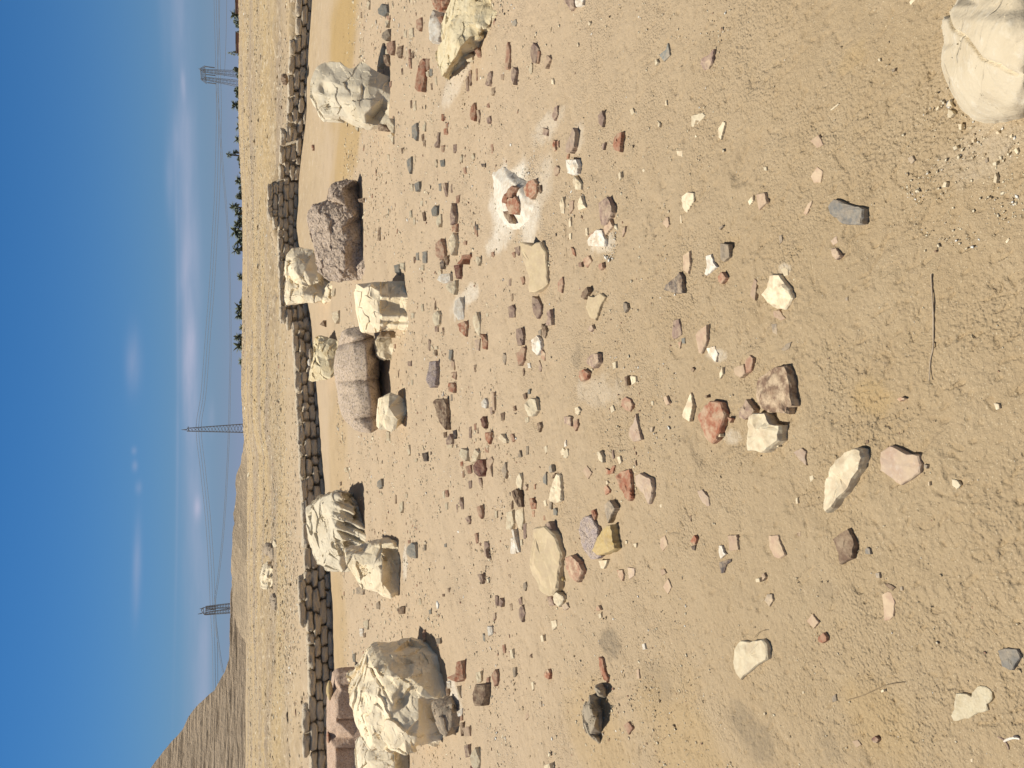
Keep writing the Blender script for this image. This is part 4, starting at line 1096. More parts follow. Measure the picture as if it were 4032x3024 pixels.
b .01 1160,1520 1180,1515 1180,1590 1165,1595
n .02 1150,910 1180,925 1185,960 1160,1000 1148,950
b .03 810,830 850,785 862,830 825,890 800,875
p .02 870,1110 890,1095 905,1130 880,1155 860,1140
r .015 945,600 975,588 982,630 958,652 942,630
r .008 820,560 865,530 890,580 850,630 825,600
d .015 780,590 805,585 812,625 785,625
R .008 720,460 745,480 760,540 735,520
r .02 305,710 330,700 343,740 325,770
p .008 215,730 232,715 230,780 212,780
b .015 225,850 245,840 248,890 235,905
w .008 700,250 718,215 722,290 705,305
w .008 705,355 725,345 722,400 708,400
w .01 625,100 650,50 668,110 665,190 640,185
f .008 705,90 740,80 738,150 710,190
w .012 770,110 800,40 825,110 845,140 780,160
w .015 838,310 855,305 860,365 842,370
f .006 1470,265 1500,215 1520,250 1515,300
f .006 1140,330 1162,290 1160,340 1140,380
w .008 1055,1410 1085,1400 1088,1450
r .01 70,515 85,500 95,530 80,545
W .01 365,1410 385,1410 395,1450 372,1450
b .01 325,1460 335,1450 342,1500 330,1515
f .008 385,1240 400,1240 400,1270 385,1275
#U3
b .02 325,110 350,95 357,140 340,150
g .02 370,75 385,62 385,105 370,108
w .05 340,190 382,138 432,150 452,240 400,290 370,287 345,230|cream angular stone with shadowed end, alone in the middle
w .015 345,300 375,295 375,335 350,345
b .03 445,345 465,335 475,380 455,420 445,390
p .02 665,290 718,290 722,372 680,350 665,345
r .015 745,320 775,310 778,370 755,410 738,380
w .01 752,220 775,210 798,240 780,280 755,262
b .015 245,210 265,200 268,240 250,245
b .015 145,265 175,260 175,320 150,325
p .015 60,215 78,210 80,270 65,272
f .01 72,90 90,95 98,240 80,240
r .01 222,440 240,430 265,480 240,500
n .02 290,600 300,565 317,620 295,625
n .015 355,535 375,530 372,600 355,605
w .01 500,540 520,528 530,570 515,598
W .012 665,500 680,480 685,530 668,540
w .01 632,575 655,545 672,560 665,600 640,610
w .01 665,575 690,550 702,610 680,632 655,625
w .03 930,580 952,575 978,620 982,668 950,650
r .02 1128,200 1130,160 1165,128 1205,150 1222,195 1200,250 1165,237|broad dusty red sherd sunk in sand above a long fin shaped one
i .025 1250,265 1263,340 1292,480 1225,497 1190,450 1200,380 1232,340|long fin shaped pinkish sherd with grey back edge
w .008 1040,215 1060,195 1078,240 1050,262
w .006 1375,165 1395,165 1395,200 1378,195
f .012 1475,130 1500,120 1525,180 1500,200 1485,170
n .01 1365,380 1390,375 1385,415 1365,420
w .015 1095,620 1120,615 1130,660 1115,682
p .01 1055,570 1065,560 1072,630 1062,640
R .015 1000,710 1020,745 1050,740 1068,690 1080,690 1060,755 1010,765
R .035 1085,780 1130,735 1195,718 1207,760 1212,960 1190,982 1140,920 1110,850|large rust red leaf shaped sherd in the middle of the photo
i .035 1240,770 1280,752 1372,800 1386,870 1377,950 1352,1008 1310,920 1250,860|mauve grey twisted sherd beside the leaf shaped red one
b .02 1240,660 1252,645 1255,690 1243,700
f .006 810,740 850,690 890,750 860,800
g .012 540,700 560,680 568,740 545,750
g .02 490,790 518,742 520,850 495,832
w .03 555,870 585,790 600,755 628,770 637,830 637,980 600,995 580,997 535,975|long pale cream stone narrowing upwards, with a hooked sherd at its tip
b .015 562,790 590,750 592,770 568,797
w .01 495,980 515,970 522,1020 505,1030
n .015 545,990 565,990 560,1050 545,1045
g .015 575,1045 590,1035 610,1065 602,1100 578,1095
r .01 495,1100 510,1100 508,1140 497,1140
w .02 280,780 300,750 322,810 312,890 292,892 272,832
b .05 235,900 272,878 300,940 322,1030 290,1032 262,980|dark brown elongated lump between cream stones
f .02 328,870 345,845 365,870 345,895
n .03 150,720 185,662 197,740 182,797 160,770
f .02 30,640 85,630 78,700 75,770 55,740 30,700
R .02 20,420 65,415 60,480 50,518 25,480
r .01 15,540 45,535 50,590 20,580
w .03 195,1070 240,1058 257,1160 225,1212 192,1215
w .02 270,1060 327,1033 332,1120 320,1217 292,1202 265,1120
b .02 230,990 242,975 245,1040 232,1050
W .02 235,1215 250,1210 270,1310 298,1400 280,1400 250,1290
W .02 230,1280 265,1290 275,1410 225,1412
p .01 330,1170 355,1160 355,1280 335,1290
w .01 305,1300 320,1295 325,1340 308,1345
w .01 98,1065 115,1060 118,1120 102,1120
R .03 375,960 405,955 412,990 437,1000 432,1045 400,1048 385,1000
R .015 403,1060 425,1060 422,1110 405,1112
R .01 420,845 430,840 430,885 422,885
R .015 988,870 1010,852 1038,890 1035,910 1000,932
w .012 1005,820 1015,812 1025,835 1012,848
n .03 990,1010 1035,972 1082,1040 1050,1090 1020,1162 1000,1080|purplish grey flake above the yellow wedge
R .012 880,1060 905,1050 925,1095 912,1140
q .03 800,1140 830,1105 872,1103 932,1190 937,1260 895,1400 960,1430 935,1450 880,1457 830,1390 800,1300 783,1215|flat speckled granite flake partly under the yellow wedge
y .07 890,1390 930,1280 1000,1190 1042,1173 1062,1290 1077,1370 1030,1402 930,1427|yellow wedge shaped stone lying on the granite flake
w .008 945,1465 1018,1460 1005,1500 985,1535 965,1530
s .085 413,1200 430,1192 497,1180 560,1240 600,1290 637,1400 637,1440 607,1600 600,1700 560,1750 510,1752 470,1730 440,1650 400,1590 380,1500 390,1350|thick cream slab with a broken upper edge, largest flat stone of the mid ground
p .06 505,1170 540,1145 560,1190 580,1260 540,1220|dark purple sherd leaning on the upper edge of the thick cream slab
r .045 668,1440 715,1423 787,1480 817,1550 790,1602 770,1647 710,1602 680,1540|rough dusty red stone right of the thick cream slab
y .02 625,1605 640,1595 655,1625 640,1640
f .006 1450,1290 1490,1260 1512,1340 1470,1390 1450,1350
r .01 1095,1545 1140,1542 1152,1580 1140,1635 1110,1600
i .008 1182,1520 1240,1530 1238,1590 1195,1620
w .006 1165,1300 1180,1310 1178,1330 1165,1330
w .008 1230,1330 1255,1325 1255,1362 1240,1355
w .006 1445,1010 1462,1005 1465,1030 1450,1035
n .01 15,1320 50,1310 55,1350 30,1380
b .01 205,1580 225,1580 228,1610 215,1610
#U4
w .03 570,240 600,222 660,255 665,285 622,345 582,312|small lumpy cream stone at the lower end of the thick cream slab
p .02 523,260 560,258 587,330 545,335
i .015 645,330 680,308 708,350 668,372
n .02 330,150 352,138 360,180 345,215 330,190
R .02 500,885 530,850 553,890 535,937 505,920
p .025 295,360 320,325 347,390 320,470 295,420|fin shaped purple sherd left of the thick cream slab
p .015 290,280 310,262 325,320 300,330
w .006 555,460 600,450 607,500 570,535
p .02 100,250 125,260 122,340 105,330
p .02 128,330 140,270 167,300 150,347
W .02 35,500 78,508 82,565 45,582
g .015 0,560 20,580 20,630 5,620
w .015 218,695 240,688 252,765 230,765
w .012 470,580 490,570 500,625 480,630
b .015 385,735 400,725 398,760 382,755
r .02 925,345 945,330 965,370 930,377
w .008 945,405 965,395 970,430 950,440
f .006 345,1250 370,1190 380,1240 350,1270
n .008 460,1120 478,1115 482,1160 465,1165
n .008 245,840 268,835 268,910 250,920
w .008 395,960 415,955 418,1010 405,1030
R .02 945,752 978,768 992,850 1020,920 1010,962 985,942 955,852|rust red splinter lying in a grey ash patch
r .015 1150,1312 1187,1280 1225,1330 1190,1388
f .006 1255,855 1275,850 1280,930 1258,930
W .012 1300,650 1320,640 1330,690 1310,695
w .03 500,1640 545,1620 560,1690 510,1700
r .012 160,655 175,650 185,720 168,725
p .02 80,400 100,390 105,440 90,455
b .015 218,320 240,315 245,370 228,375
#V1
p .02 328,482 400,440 432,398 422,500 392,562 355,574 322,522|purple brown folded sherd with a dark hollow, alone in the upper part
w .006 250,948 345,918 367,940 280,1042 252,1032|broad flat cream flake level with the sand, above the middle
w .006 130,1230 180,1230 180,1282 140,1270
w .005 470,1050 510,990 528,1000 492,1142 475,1122
w .008 280,1110 290,1100 297,1115 285,1125
w .006 840,1365 865,1362 868,1392 845,1392
w .005 1385,900 1450,845 1460,850 1400,900
f .004 1220,1150 1290,1100 1330,1180 1280,1210
f .004 1225,1440 1280,1360 1325,1400 1310,1490 1250,1490
w .005 40,825 48,815 55,860 40,862
w .006 300,685 312,680 312,710 302,708
#V2
w .008 170,50 215,13 270,20 272,82 212,182 195,170 180,140|kite shaped cream flake left of the slate, pressed into the sand
w .008 713,90 757,38 760,82 727,122
f .012 780,30 850,18 867,95 802,162 790,82
f .008 18,270 60,215 72,280 50,307
w .005 160,205 170,200 175,265 165,270
f .012 183,530 235,493 242,600 227,682 185,652
W .012 370,532 412,520 430,590 457,625 412,662 375,697 360,687 375,610|bright white forked flake beside the black triangular stone
n .015 488,430 555,440 562,540 512,582 490,562|grey square sherd beside the bright white forked flake
R .02 470,700 500,663 535,712 497,762 470,747
e .025 1362,130 1412,72 1480,90 1657,150 1637,272 1560,278 1480,270 1380,190|slate grey tongue shaped stone alone on the right half of the photo
i .006 1390,410 1440,370 1450,420 1410,450
p .012 1393,475 1435,470 1468,530 1437,567 1405,540
w .03 885,688 925,685 962,685 1002,740 1052,800 1078,880 1052,927 1020,970 940,967 850,890 820,850 870,790|large round edged cream flake right of the middle of the photo
f .01 920,985 970,975 1022,1045 980,1062 925,1032
f .02 283,1180 310,1140 377,1093 378,1220 337,1332 315,1332|leaf shaped pink and grey sherd below the black triangular stone
n .006 985,1300 1030,1250 1072,1235 1050,1290 1010,1312
n .006 905,1090 950,1085 955,1180 915,1160
W .004 375,1290 440,1270 467,1340 450,1402 400,1350
w .004 480,1495 505,1440 508,1500 485,1537
r .012 690,1390 730,1343 757,1370 742,1470 700,1492
f .01 598,1450 640,1430 680,1420 692,1490 650,1532 605,1502
f .008 1165,190 1210,100 1237,82 1235,110 1190,200
f .008 730,860 765,718 787,740 772,900
n .006 970,370 990,360 998,410 975,440
n .01 475,310 505,280 512,290 485,320
w .006 985,640 1040,620 1045,690 1010,700
n .004 1510,875 1530,870 1530,900 1512,900
b .01 250,1465 262,1440 275,1460 262,1485
#V3
b .055 785,-10 830,-50 880,-90 935,-122 1015,-127 1037,-80 1048,-20 1055,60 1067,150 1078,207 1037,217 1032,272 940,257 870,264 800,200 770,130 775,40|large layered purplish brown slab casting a strong shadow
w .006 175,280 210,180 248,93 262,200 235,332 185,300|leaf shaped pale grey chip above the large red stone
R .03 303,280 345,230 352,200 400,163 490,175 522,270 490,380 457,480 415,514 370,480 330,380|large rust red stone tapering downwards, above the layered brown slab
p .025 640,250 700,148 765,240 730,292 685,317 640,302|purple pebble touching the layered brown slab
R .01 545,295 582,308 567,342
w .065 722,285 755,262 800,260 850,258 890,350 972,362 972,400 957,490 900,532 830,587 708,572 703,420|square cream block with a chipped dark corner below the layered brown slab
i .012 1085,580 1150,546 1190,575 1180,620 1192,692 1130,640
w .06 1325,1010 1335,840 1380,740 1430,640 1500,575 1580,546 1637,560 1650,620 1620,720 1560,800 1500,910 1470,935 1390,1040 1340,1080|long pointed cream stone casting a dark shadow along its right side
i .008 298,900 340,888 392,950 398,1020 380,1025 340,990
R .02 243,1310 275,1258 294,1290 280,1337
k .01 250,1350 285,1340 280,1385 258,1380
W .005 475,1345 500,1343 515,1400 532,1415 490,1452 475,1400
f .01 548,1260 620,1258 637,1380 565,1387
f .012 880,1262 960,1258 980,1330 1015,1420 975,1450 930,1440 890,1360|faded pink ribbed pottery sherd sunk in the sand
b .028 1408,1290 1470,1240 1532,1203 1562,1260 1582,1330 1562,1452 1500,1480 1455,1502 1450,1410 1432,1350|curved brown pottery sherd with parallel edges
k .01 480,1480 572,1453 575,1475 540,1500 522,1567 490,1572|dark grey L shaped flake near the faded pink ribbed sherd
w .012 775,1615 808,1610 812,1642 780,1645
b .015 825,1580 845,1565 860,1600 830,1635
f .008 0,1540 30,1535 45,1570 10,1590
w .006 1215,780 1245,768 1252,800 1225,827
w .006 1240,665 1252,660 1255,700 1243,705
w .004 1105,960 1120,950 1125,1000 1108,1005
w .01 465,440 490,430 492,455 470,460
w .02 940,505 962,500 965,540 950,540
b .012 240,1100 252,1095 252,1150 240,1150
b .01 360,120 378,115 380,135 365,138
b .004 1115,1240 1145,1232 1145,1265 1120,1270
#V4
w .03 645,620 730,630 828,608 862,650 868,772 812,802 700,892 652,942 610,892 593,800 600,700|pentagonal cream stone with flat face in the lower part of the photo
R .008 1288,590 1330,553 1357,590 1355,620 1322,642 1288,627|small round rust red sherd lying flat in the lower part
n .008 848,290 870,240 910,240 917,290 890,342
f .006 20,180 60,110 90,180 60,240
w .006 1157,1035 1170,1028 1175,1050 1160,1055
w .006 840,1210 852,1205 855,1225 845,1230
f .004 1195,460 1240,400 1290,470 1250,520
n .003 1400,1080 1430,1055 1440,1110 1405,1125
#Z3
i .02 483,580 560,528 622,555 702,600 792,610 814,680 802,750 720,810 650,850 580,800 480,730|large flat pinkish grey sherd with red broken edge, bottom right area
R .008 618,150 650,130 684,145 640,167
w .008 1408,180 1450,188 1457,225 1430,237
n .01 840,680 870,688 862,717 845,710
w .005 1068,800 1110,810 1142,850 1110,887 1070,850
e .006 360,1380 375,1358 397,1370 404,1417 365,1412
e .006 445,1570 475,1565 480,1612 450,1607
b .006 365,485 385,480 390,505 368,510
w .006 875,825 885,820 888,855 876,855
#Z4
f .008 498,240 545,215 575,225 602,300 592,420 560,448 515,457 510,350|faded brown oblong sherd almost flush with the sand, lower right
e .012 1438,702 1500,682 1602,690 1628,760 1562,862 1530,860 1480,832|grey weathered shell like stone near the lower right corner
c .006 1060,1230 1085,1180 1100,1050 1150,1050 1230,1078 1255,1020 1280,990 1340,995 1392,1040 1397,1090 1350,1140 1362,1190 1280,1210 1200,1257 1080,1274|crusty white plaster flake with ragged outline, lower right corner
d .006 412,1420 440,1398 472,1425 450,1457 425,1450
w .006 488,1030 510,1015 515,1035 495,1045
f .003 255,1440 300,1430 330,1470 290,1495
w .005 1220,1585 1240,1580 1240,1610 1225,1612
n .006 645,180 665,175 668,210 650,212
b .006 520,160 545,150 605,185 585,210 550,190
#Z1
w .015 1023,870 1050,808 1062,850 1075,870 1045,865
w .015 1033,960 1040,890 1070,905 1085,925 1060,962
w .01 1405,1490 1425,1408 1440,1450 1432,1495
w .01 1575,1225 1595,1205 1612,1240 1600,1260
w .01 988,1530 1005,1485 1027,1488 1020,1527
w .008 1425,1080 1445,1068 1462,1088 1440,1100
w .008 1120,1010 1150,1013 1147,1060 1127,1057
w .008 1078,1200 1105,1188 1115,1208 1085,1227
w .008 1400,1330 1435,1318 1432,1350 1405,1352
w .008 1540,1105 1560,1095 1562,1120 1545,1130
w .006 1230,1140 1250,1135 1250,1160 1235,1165
n .006 1335,1300 1360,1285 1365,1320 1345,1330
n .004 705,1290 745,1270 765,1310 735,1340
n .005 575,570 605,555 600,580 580,585
w .006 722,20 740,-10 770,0 745,25 735,40
w .006 465,480 480,475 485,500 470,500
w .006 940,890 960,860 965,880 945,905
#Z2
w .008 1505,420 1530,385 1542,400 1520,432
w .005 840,490 850,480 852,500 842,500
b .004 925,490 940,485 942,500 928,505
"""
def in_poly(x, y, P):
    c = False; n = len(P)
    for i in range(n):
        x1, y1 = P[i]; x2, y2 = P[(i + 1) % n]
        if (y1 > y) != (y2 > y) and x < (x2 - x1) * (y - y1) / (y2 - y1) + x1: c = not c
    return c
TOUCH = []
def flatstone(tile, key, t, poly, seed, base_z=None):
    rng = random.Random(seed)
    P = [px(tile, *p) for p in poly]
    Xm = max(p[0] for p in P); Xn = min(p[0] for p in P); Yc = sum(p[1] for p in P) / len(P); Xc = sum(p[0] for p in P) / len(P)
    foot = hit(Xm, Yc)
    g0 = foot.z if base_z is None else foot.z + base_z
    if base_z is not None: base_z = g0
    mpp = (foot - CAM).length / PX
    wid = (max(p[1] for p in P) - min(p[1] for p in P)) * mpp
    hgt = (Xm - Xn) * mpp
    view = math.atan2(CAM.z - g0, math.hypot(foot.x, foot.y))
    if t == 0: t = max(.004, min(.02, .20 * min(hgt, wid)))
    elif Xc < 2150: t = t * .32
    else: t = t * (.5 if t > .012 else .7)
    # distant stones are seen almost edge on: let their top slope up and away
    beta = math.radians(38) * min(1, max(0, (math.radians(27) - view) / math.radians(12)))
    tb = math.tan(beta)
    bias = min(t, hgt * .5 / max(.3, math.cos(view)))
    # outline, resampled and roughened
    pts = []
    for i in range(len(P)):
        a, b = P[i], P[(i + 1) % len(P)]
        n = max(1, int(round(math.hypot(b[0] - a[0], b[1] - a[1]) / max(4.0, (Xm - Xn + 10) / 9))))
        for k in range(n):
            f = k / n
            jx = jy = 0
            if k: jx = rng.uniform(-1, 1) * (Xm - Xn) * .025; jy = rng.uniform(-1, 1) * (Xm - Xn) * .025
            pts.append((a[0] * (1 - f) + b[0] * f + jx, a[1] * (1 - f) + b[1] * f + jy))
    y0 = at_h(Xm, Yc, g0 + bias).y
    def top(X, Y, ex=0.0):
        d = ray(X, Y)
        # plane z = g0 + bias + tb*(y-y0)
        k = (g0 + bias - tb * y0 - CAM.z) / (d.z - tb * d.y)
        p = CAM + d * k
        return p
    T = [top(*p) for p in pts]
    c = sum(T, Vector()) / len(T)
    n = len(T)
    V = []; F = []
    und = 1.0
    def gz(p): return (float(H(p.x, p.y)) if base_z is None else base_z) - .012
    ring0 = [Vector((c.x + (p.x - c.x) * und, c.y + (p.y - c.y) * und, gz(p))) for p in T]
    bev = min(t * .35, .012)
    ring1 = [Vector((p.x, p.y, max(p.z - bev * rng.uniform(.6, 1.5), gz(p) + .004))) for p in T]
    def inner(s, dz): 
        return [Vector((c.x + (p.x - c.x) * s, c.y + (p.y - c.y) * s, c.z + (p.z - c.z) * s + dz)) for p in T]
    dome = min(t * .12, .004)
    rings = [ring0, ring1, inner(.95, 0), inner(.78, dome * .45), inner(.5, dome * .85), inner(.22, dome)]
    amp = min(t * .22, wid * .03)
    sd = rng.uniform(0, 99)
    for r in rings: V += r
    V.append(c + Vector((0, 0, dome)))
    arr = np.array([v[:] for v in V])
    L = max(.02, wid * .28)
    nz_ = f3(arr / L + sd, 3, seed % 97)
    nf_ = facets(arr / (L * 1.6) + sd, seed % 89) * (1 if key in 'wWsbdkpqyR' else .4)
    w = np.ones(len(arr)); w[:n] = 0; w[n:3 * n] = .5
    arr[:, 2] += w * amp * (nz_ * 1.6 + nf_ * 1.5)
    # keep outlines from crossing on concave shapes: fine for these small sizes
    R_ = len(rings)
    for k in range(R_ - 1):
        for i in range(n):
            j = (i + 1) % n
            F.append([k * n + i, k * n + j, (k + 1) * n + j, (k + 1) * n + i])
    ce = R_ * n
    for i in range(n): F.append([(R_ - 1) * n + i, (R_ - 1) * n + (i + 1) % n, ce])
    F.append(list(range(n))[::-1])
    nm, cat, cname = KIND[key]
    # orientation: make normals face outwards
    area = sum(T[i].x * T[(i + 1) % n].y - T[(i + 1) % n].x * T[i].y for i in range(n))
    if area < 0: F = [f[::-1] for f in F]
    o = link_mesh(nm, arr, F, PAL[key], loc=(c.x, c.y, g0))
    o['category'] = cat
    return o, Xc, Yc, wid, hgt, (wid / max(hgt, 1e-4))
ORD = ['nearest', 'second nearest', 'third nearest', 'fourth nearest', 'fifth nearest', 'sixth nearest', 'seventh nearest', 'eighth nearest', 'ninth nearest', 'tenth nearest', 'eleventh nearest', 'twelfth nearest', 'thirteenth nearest', 'fourteenth nearest', 'fifteenth nearest']
MARK = [('layered purplish brown slab', 'the large layered brown slab'), ('black triangular stone', 'the black triangle stone'), ('thick cream slab', 'the thick cream slab'), ('half buried', None), ('large rust red leaf', 'the leaf shaped red sherd'),
        ('slate grey tongue', 'the slate tongue stone'), ('pentagonal cream', 'the pentagonal cream stone'), ('long pointed cream', 'the long pointed cream stone'), ('crusty white plaster', 'the crusty white flake'), ('smooth white oval', 'the smooth white oval stone'),
        ('thick rust red curved rim', 'the curved rust red rim'), ('bright white triangular', 'the white triangular stone'), ('dark red angular lump', 'the dark red angular lump'), ('big flat sand coloured slab', 'the sand coloured slab'), ('knobbly white stone', 'the knobbly white stone'),
        ('chunky brown cube', 'the brown cube stone'), ('large flat pinkish grey', 'the big pinkish grey sherd'), ('large purplish brown angular', 'the purplish angular stone'), ('big elongated red stone', 'the tilted red stone'), ('broad dusty red sherd', 'the broad sunken red sherd')]
def make_stones():
    tile = None; seed = 100; todo = []
    for ln in DATA.strip().split('\n'):
        if ln.startswith('#'): tile = ln[1:].strip(); continue
        lab = None
        if '|' in ln: ln, lab = ln.split('|')
        q = ln.split(); key = q[0]; t = float(q[1]); poly = [tuple(float(v) for v in s.split(',')) for s in q[2:]]
        seed += 1
        bz = None
        if lab:
            if 'on the half buried' in lab or 'lying on it' in lab: bz = .05
            if 'on the half buried white rock' in lab: bz = .008 if lab.startswith('bright rust red sherd') else .04
            if 'lying on the granite flake' in lab: bz = None
            if 'top of the ochre block' in lab: bz = float(hit(1323, 1390).z) + .46
            if 'rose granite slab' in lab and 'resting' in lab: bz = .585
        if bz is not None and tile in ('T4', 'T2') and bz > .3:
            # something small resting on top of a block: put it at the block's distance
            o = restone(tile, key, poly, seed, lab)
            todo.append((o[0], key, lab, o[1], o[2], o[3])); continue
        o, Xc, Yc, wid, hgt, asp = flatstone(tile, key, t, poly, seed, bz)
        todo.append((o, key, lab, Xc, Yc, wid))
    for o, key, lab, X, Y, w in todo:
        if lab:
            for k, s in MARK:
                if s and lab.startswith(k.split()[0]) and k in lab: LAND.append((X, Y, s))
    grp = {}
    for o, key, lab, X, Y, w in todo:
        nm = o.name.split('.')[0]
        o['group'] = {'pottery_sherd': 'pottery sherds scattered on the sand', 'limestone_chip': 'limestone chips scattered on the sand'}.get(nm, 'loose stones scattered on the sand')
        if lab: o['label'] = lab; continue
        best = min(LAND, key=lambda L: math.hypot(L[0] - X, L[1] - Y))
        dx, dy = X - best[0], Y - best[1]
        if abs(dx) > abs(dy): dr = 'right of' if dx > 0 else 'left of'
        else: dr = 'below' if dy > 0 else 'above'
        grp.setdefault((key, dr, best[2]), []).append((math.hypot(dx, dy), o))
    for (key, dr, lm), lst in grp.items():
        lst.sort(key=lambda q: q[0])
        noun = {'sherd': 'sherd', 'stone': 'stone'}[KIND[key][1]]
        if key in 'wW': noun = 'chip'
        for i, (d, o) in enumerate(lst):
            rk = '' if len(lst) == 1 else (ORD[i] if i < len(ORD) else 'farthest') + ' '
            o['label'] = 'small %s %s, %s%s %s' % (KIND[key][2], noun, rk, dr, lm)
def restone(tile, key, poly, seed, lab):
    """small stone sitting on a block: upright little lump at the block's own distance"""
    y = {'T2': hit(*px('T2', 262, 1350)).y + .52, 'T4': hit(*px('T4', 484, 1200)).y + .46}[tile]
    P = [px(tile, *p) for p in poly]
    pw = [at_y(p[0], p[1], y) for p in P]
    c = sum(pw, Vector()) / len(pw)
    rng = random.Random(seed)
    bm = bmesh.new()
    bmesh.ops.create_icosphere(bm, subdivisions=3, radius=1)
    wx = (max(p.x for p in pw) - min(p.x for p in pw)) / 2; wz = (max(p.z for p in pw) - min(p.z for p in pw)) / 2
    V = np.array([v.co[:] for v in bm.verts]) * np.array([wx, min(wx, .08), wz])
    V = V * (1 + .25 * f3(V / max(wx, wz) * 1.2 + seed, 3, seed)[:, None]) + np.array(c)
    F = [[v.index for v in f.verts] for f in bm.faces]; bm.free()
    nm, cat, _ = KIND[key]
    o = link_mesh(nm, V, F, PAL[key], loc=(c.x, c.y, c.z - wz))
    o['category'] = cat
    X = sum(p[0] for p in P) / len(P); Y = sum(p[1] for p in P) / len(P)
    return o, X, Y, wx * 2
make_stones()

# rim sherd with its curved lip on the white rock, dark lumps in the sand at lower left
def rim_sherd():
    body = 'U2', 'R', .02, [(190, 120), (195, 75), (215, 55), (245, 62), (262, 48), (300, 108), (296, 160), (262, 197), (212, 192)]
    o1, X, Y, *_ = flatstone(body[0], body[1], body[2], body[3], 900, .04)
    o2, *_r = flatstone('U2', 'R', .04, [(152, 100), (155, 70), (175, 30), (210, -15), (240, -42), (258, -30), (282, -25), (272, 0), (250, 20), (240, 55), (205, 60), (185, 110)], 901, .04)
    root = empty('pottery_sherd', (o1.location.x, o1.location.y, o1.location.z))
    for o, nm in ((o1, 'sherd_body'), (o2, 'sherd_rim')):
        if 'category' in o: del o['category']
        o.name = nm
        o.parent = root; o.location = o.location - root.location
    tag(root, 'bright rust red rim sherd with moulded lip lying on the half buried white rock', 'sherd', 'pottery sherds scattered on the sand')
rim_sherd()
rock('rock', 'U4', P3('870,1060,h.03 920,1090,h.03 962,1180,g 964,1300,g 956,1400,g 950,1482,g 918,1482,g 850,1422,g 790,1350,g 778,1250,g 788,1130,g 830,1080,g'), P3('830,1180,h.05 850,1280,h.055 880,1150,h.075 900,1220,h.085 880,1380,h.05 910,1320,h.07 930,1240,h.06 930,1420,h.03'), (950, 1300), .05, CHAR,
     'charcoal grey crusty rock lying alone in the lower left part of the photo', 'rock', 'the charcoal rock', L=.012, sm_=1, amp=.014, freq=18, chip=.012, cfreq=16, seed=40, flat=True, shrink=.95)
rock('rock', 'U4', P3('893,1010,g 920,985,h.02 960,962,g 987,1010,g 987,1090,g 945,1092,g 905,1050,g'), P3('930,1010,h.05 960,1030,h.05 950,1060,h.035'), (985, 1050), .04, CHAR,
     'small charcoal lump touching the top of the charcoal rock', 'rock', None, L=.012, sm_=1, amp=.010, freq=18, chip=.01, cfreq=16, seed=41, flat=True, shrink=.95)

# twigs and a little bone
def twig(line, r, label, mt_, name='twig', cat='twig', lift=.004):
    pts = []
    for (X, Y) in line:
        p = hit(X, Y); p.z += lift; pts.append(p)
    # smooth the polyline
    P = []
    for i in range(len(pts) - 1):
        a = pts[max(0, i - 1)]; b = pts[i]; c = pts[i + 1]; d = pts[min(len(pts) - 1, i + 2)]
        for k in range(6):
            t = k / 6
            P.append(.5 * ((2 * b) + (c - a) * t + (2 * a - 5 * b + 4 * c - d) * t * t + (3 * b - a - 3 * c + d) * t ** 3))
    P.append(pts[-1])
    V = []; F = []; n = 7
    for i, p in enumerate(P):
        d = (P[min(len(P) - 1, i + 1)] - P[max(0, i - 1)]).normalized()
        s = d.cross(Vector((0, 0, 1))).normalized(); u = s.cross(d)
        rr = r * (1 - .45 * abs(i / (len(P) - 1) - .35)) * (1 + .15 * math.sin(i * 2.3))
        for k in range(n):
            a = 2 * math.pi * k / n
            V.append((p + s * math.cos(a) * rr + u * math.sin(a) * rr)[:])
    for i in range(len(P) - 1):
        for k in range(n):
            F.append([i * n + k, i * n + (k + 1) % n, (i + 1) * n + (k + 1) % n, (i + 1) * n + k])
    F.append(list(range(n))); F.append(list(range((len(P) - 1) * n, len(P) * n))[::-1])
    o = link_mesh(name, V, F, mt_, loc=P[0][:], smooth=True)
    tag(o, label, cat)
    return o
TW = stone_mat('dry_twig', (.52, .42, .30), (.45, .35, .24), (.58, .48, .36), 20, .001, 120)
TW2 = stone_mat('thin_straw', (.30, .22, .13), (.25, .18, .10), (.36, .28, .18), 20, .001, 120)
twig([(3671, 1080), (3675, 1150), (3680, 1240), (3680, 1310), (3679, 1370), (3668, 1420), (3664, 1500)], .0021, 'long straight pale twig lying on the sand at the right side of the photo', TW)
twig([(3338, 2757), (3400, 2738), (3470, 2706), (3520, 2692), (3566, 2686)], .0013, 'thin curved straw lying on the sand in the lower right part', TW2, 'straw', 'straw')
twig([(2975, 2510), (2988, 2492), (3008, 2483), (3024, 2482)], .0010, 'tiny curved straw at the top of the pentagonal cream stone', TW2, 'straw', 'straw')
twig([(2215, 880), (2224, 830), (2232, 950), (2234, 1020)][0:1] + [(2228, 900), (2230, 960), (2235, 1018)], .0011, 'fine dark root thread left of the bright white triangular stone', TW2, 'straw', 'straw')
BONE = stone_mat('bone', (.74, .70, .62), (.60, .52, .42), (.80, .77, .70), 30, .001, 120)
root = empty('bird_bone', hit(3985, 2915)[:])
for nm_, ln_, r_, mt_ in (('shaft', [(3960, 2918), (3975, 2910), (4000, 2904), (4022, 2908)], .0030, BONE), ('feather_tuft', [(3935, 2898), (3948, 2905), (3962, 2914), (3975, 2935), (3978, 2950)], .0024, PAL['p']), ('knob', [(4000, 2900), (4010, 2898), (4020, 2903)], .0030, PAL['k'])):
    o = twig(ln_, r_, None, mt_, nm_, None, .005)
    o.parent = root; o.location = o.location - root.location
tag(root, 'small grey and white scrap of bird bone and feather at the bottom right corner', 'bone')
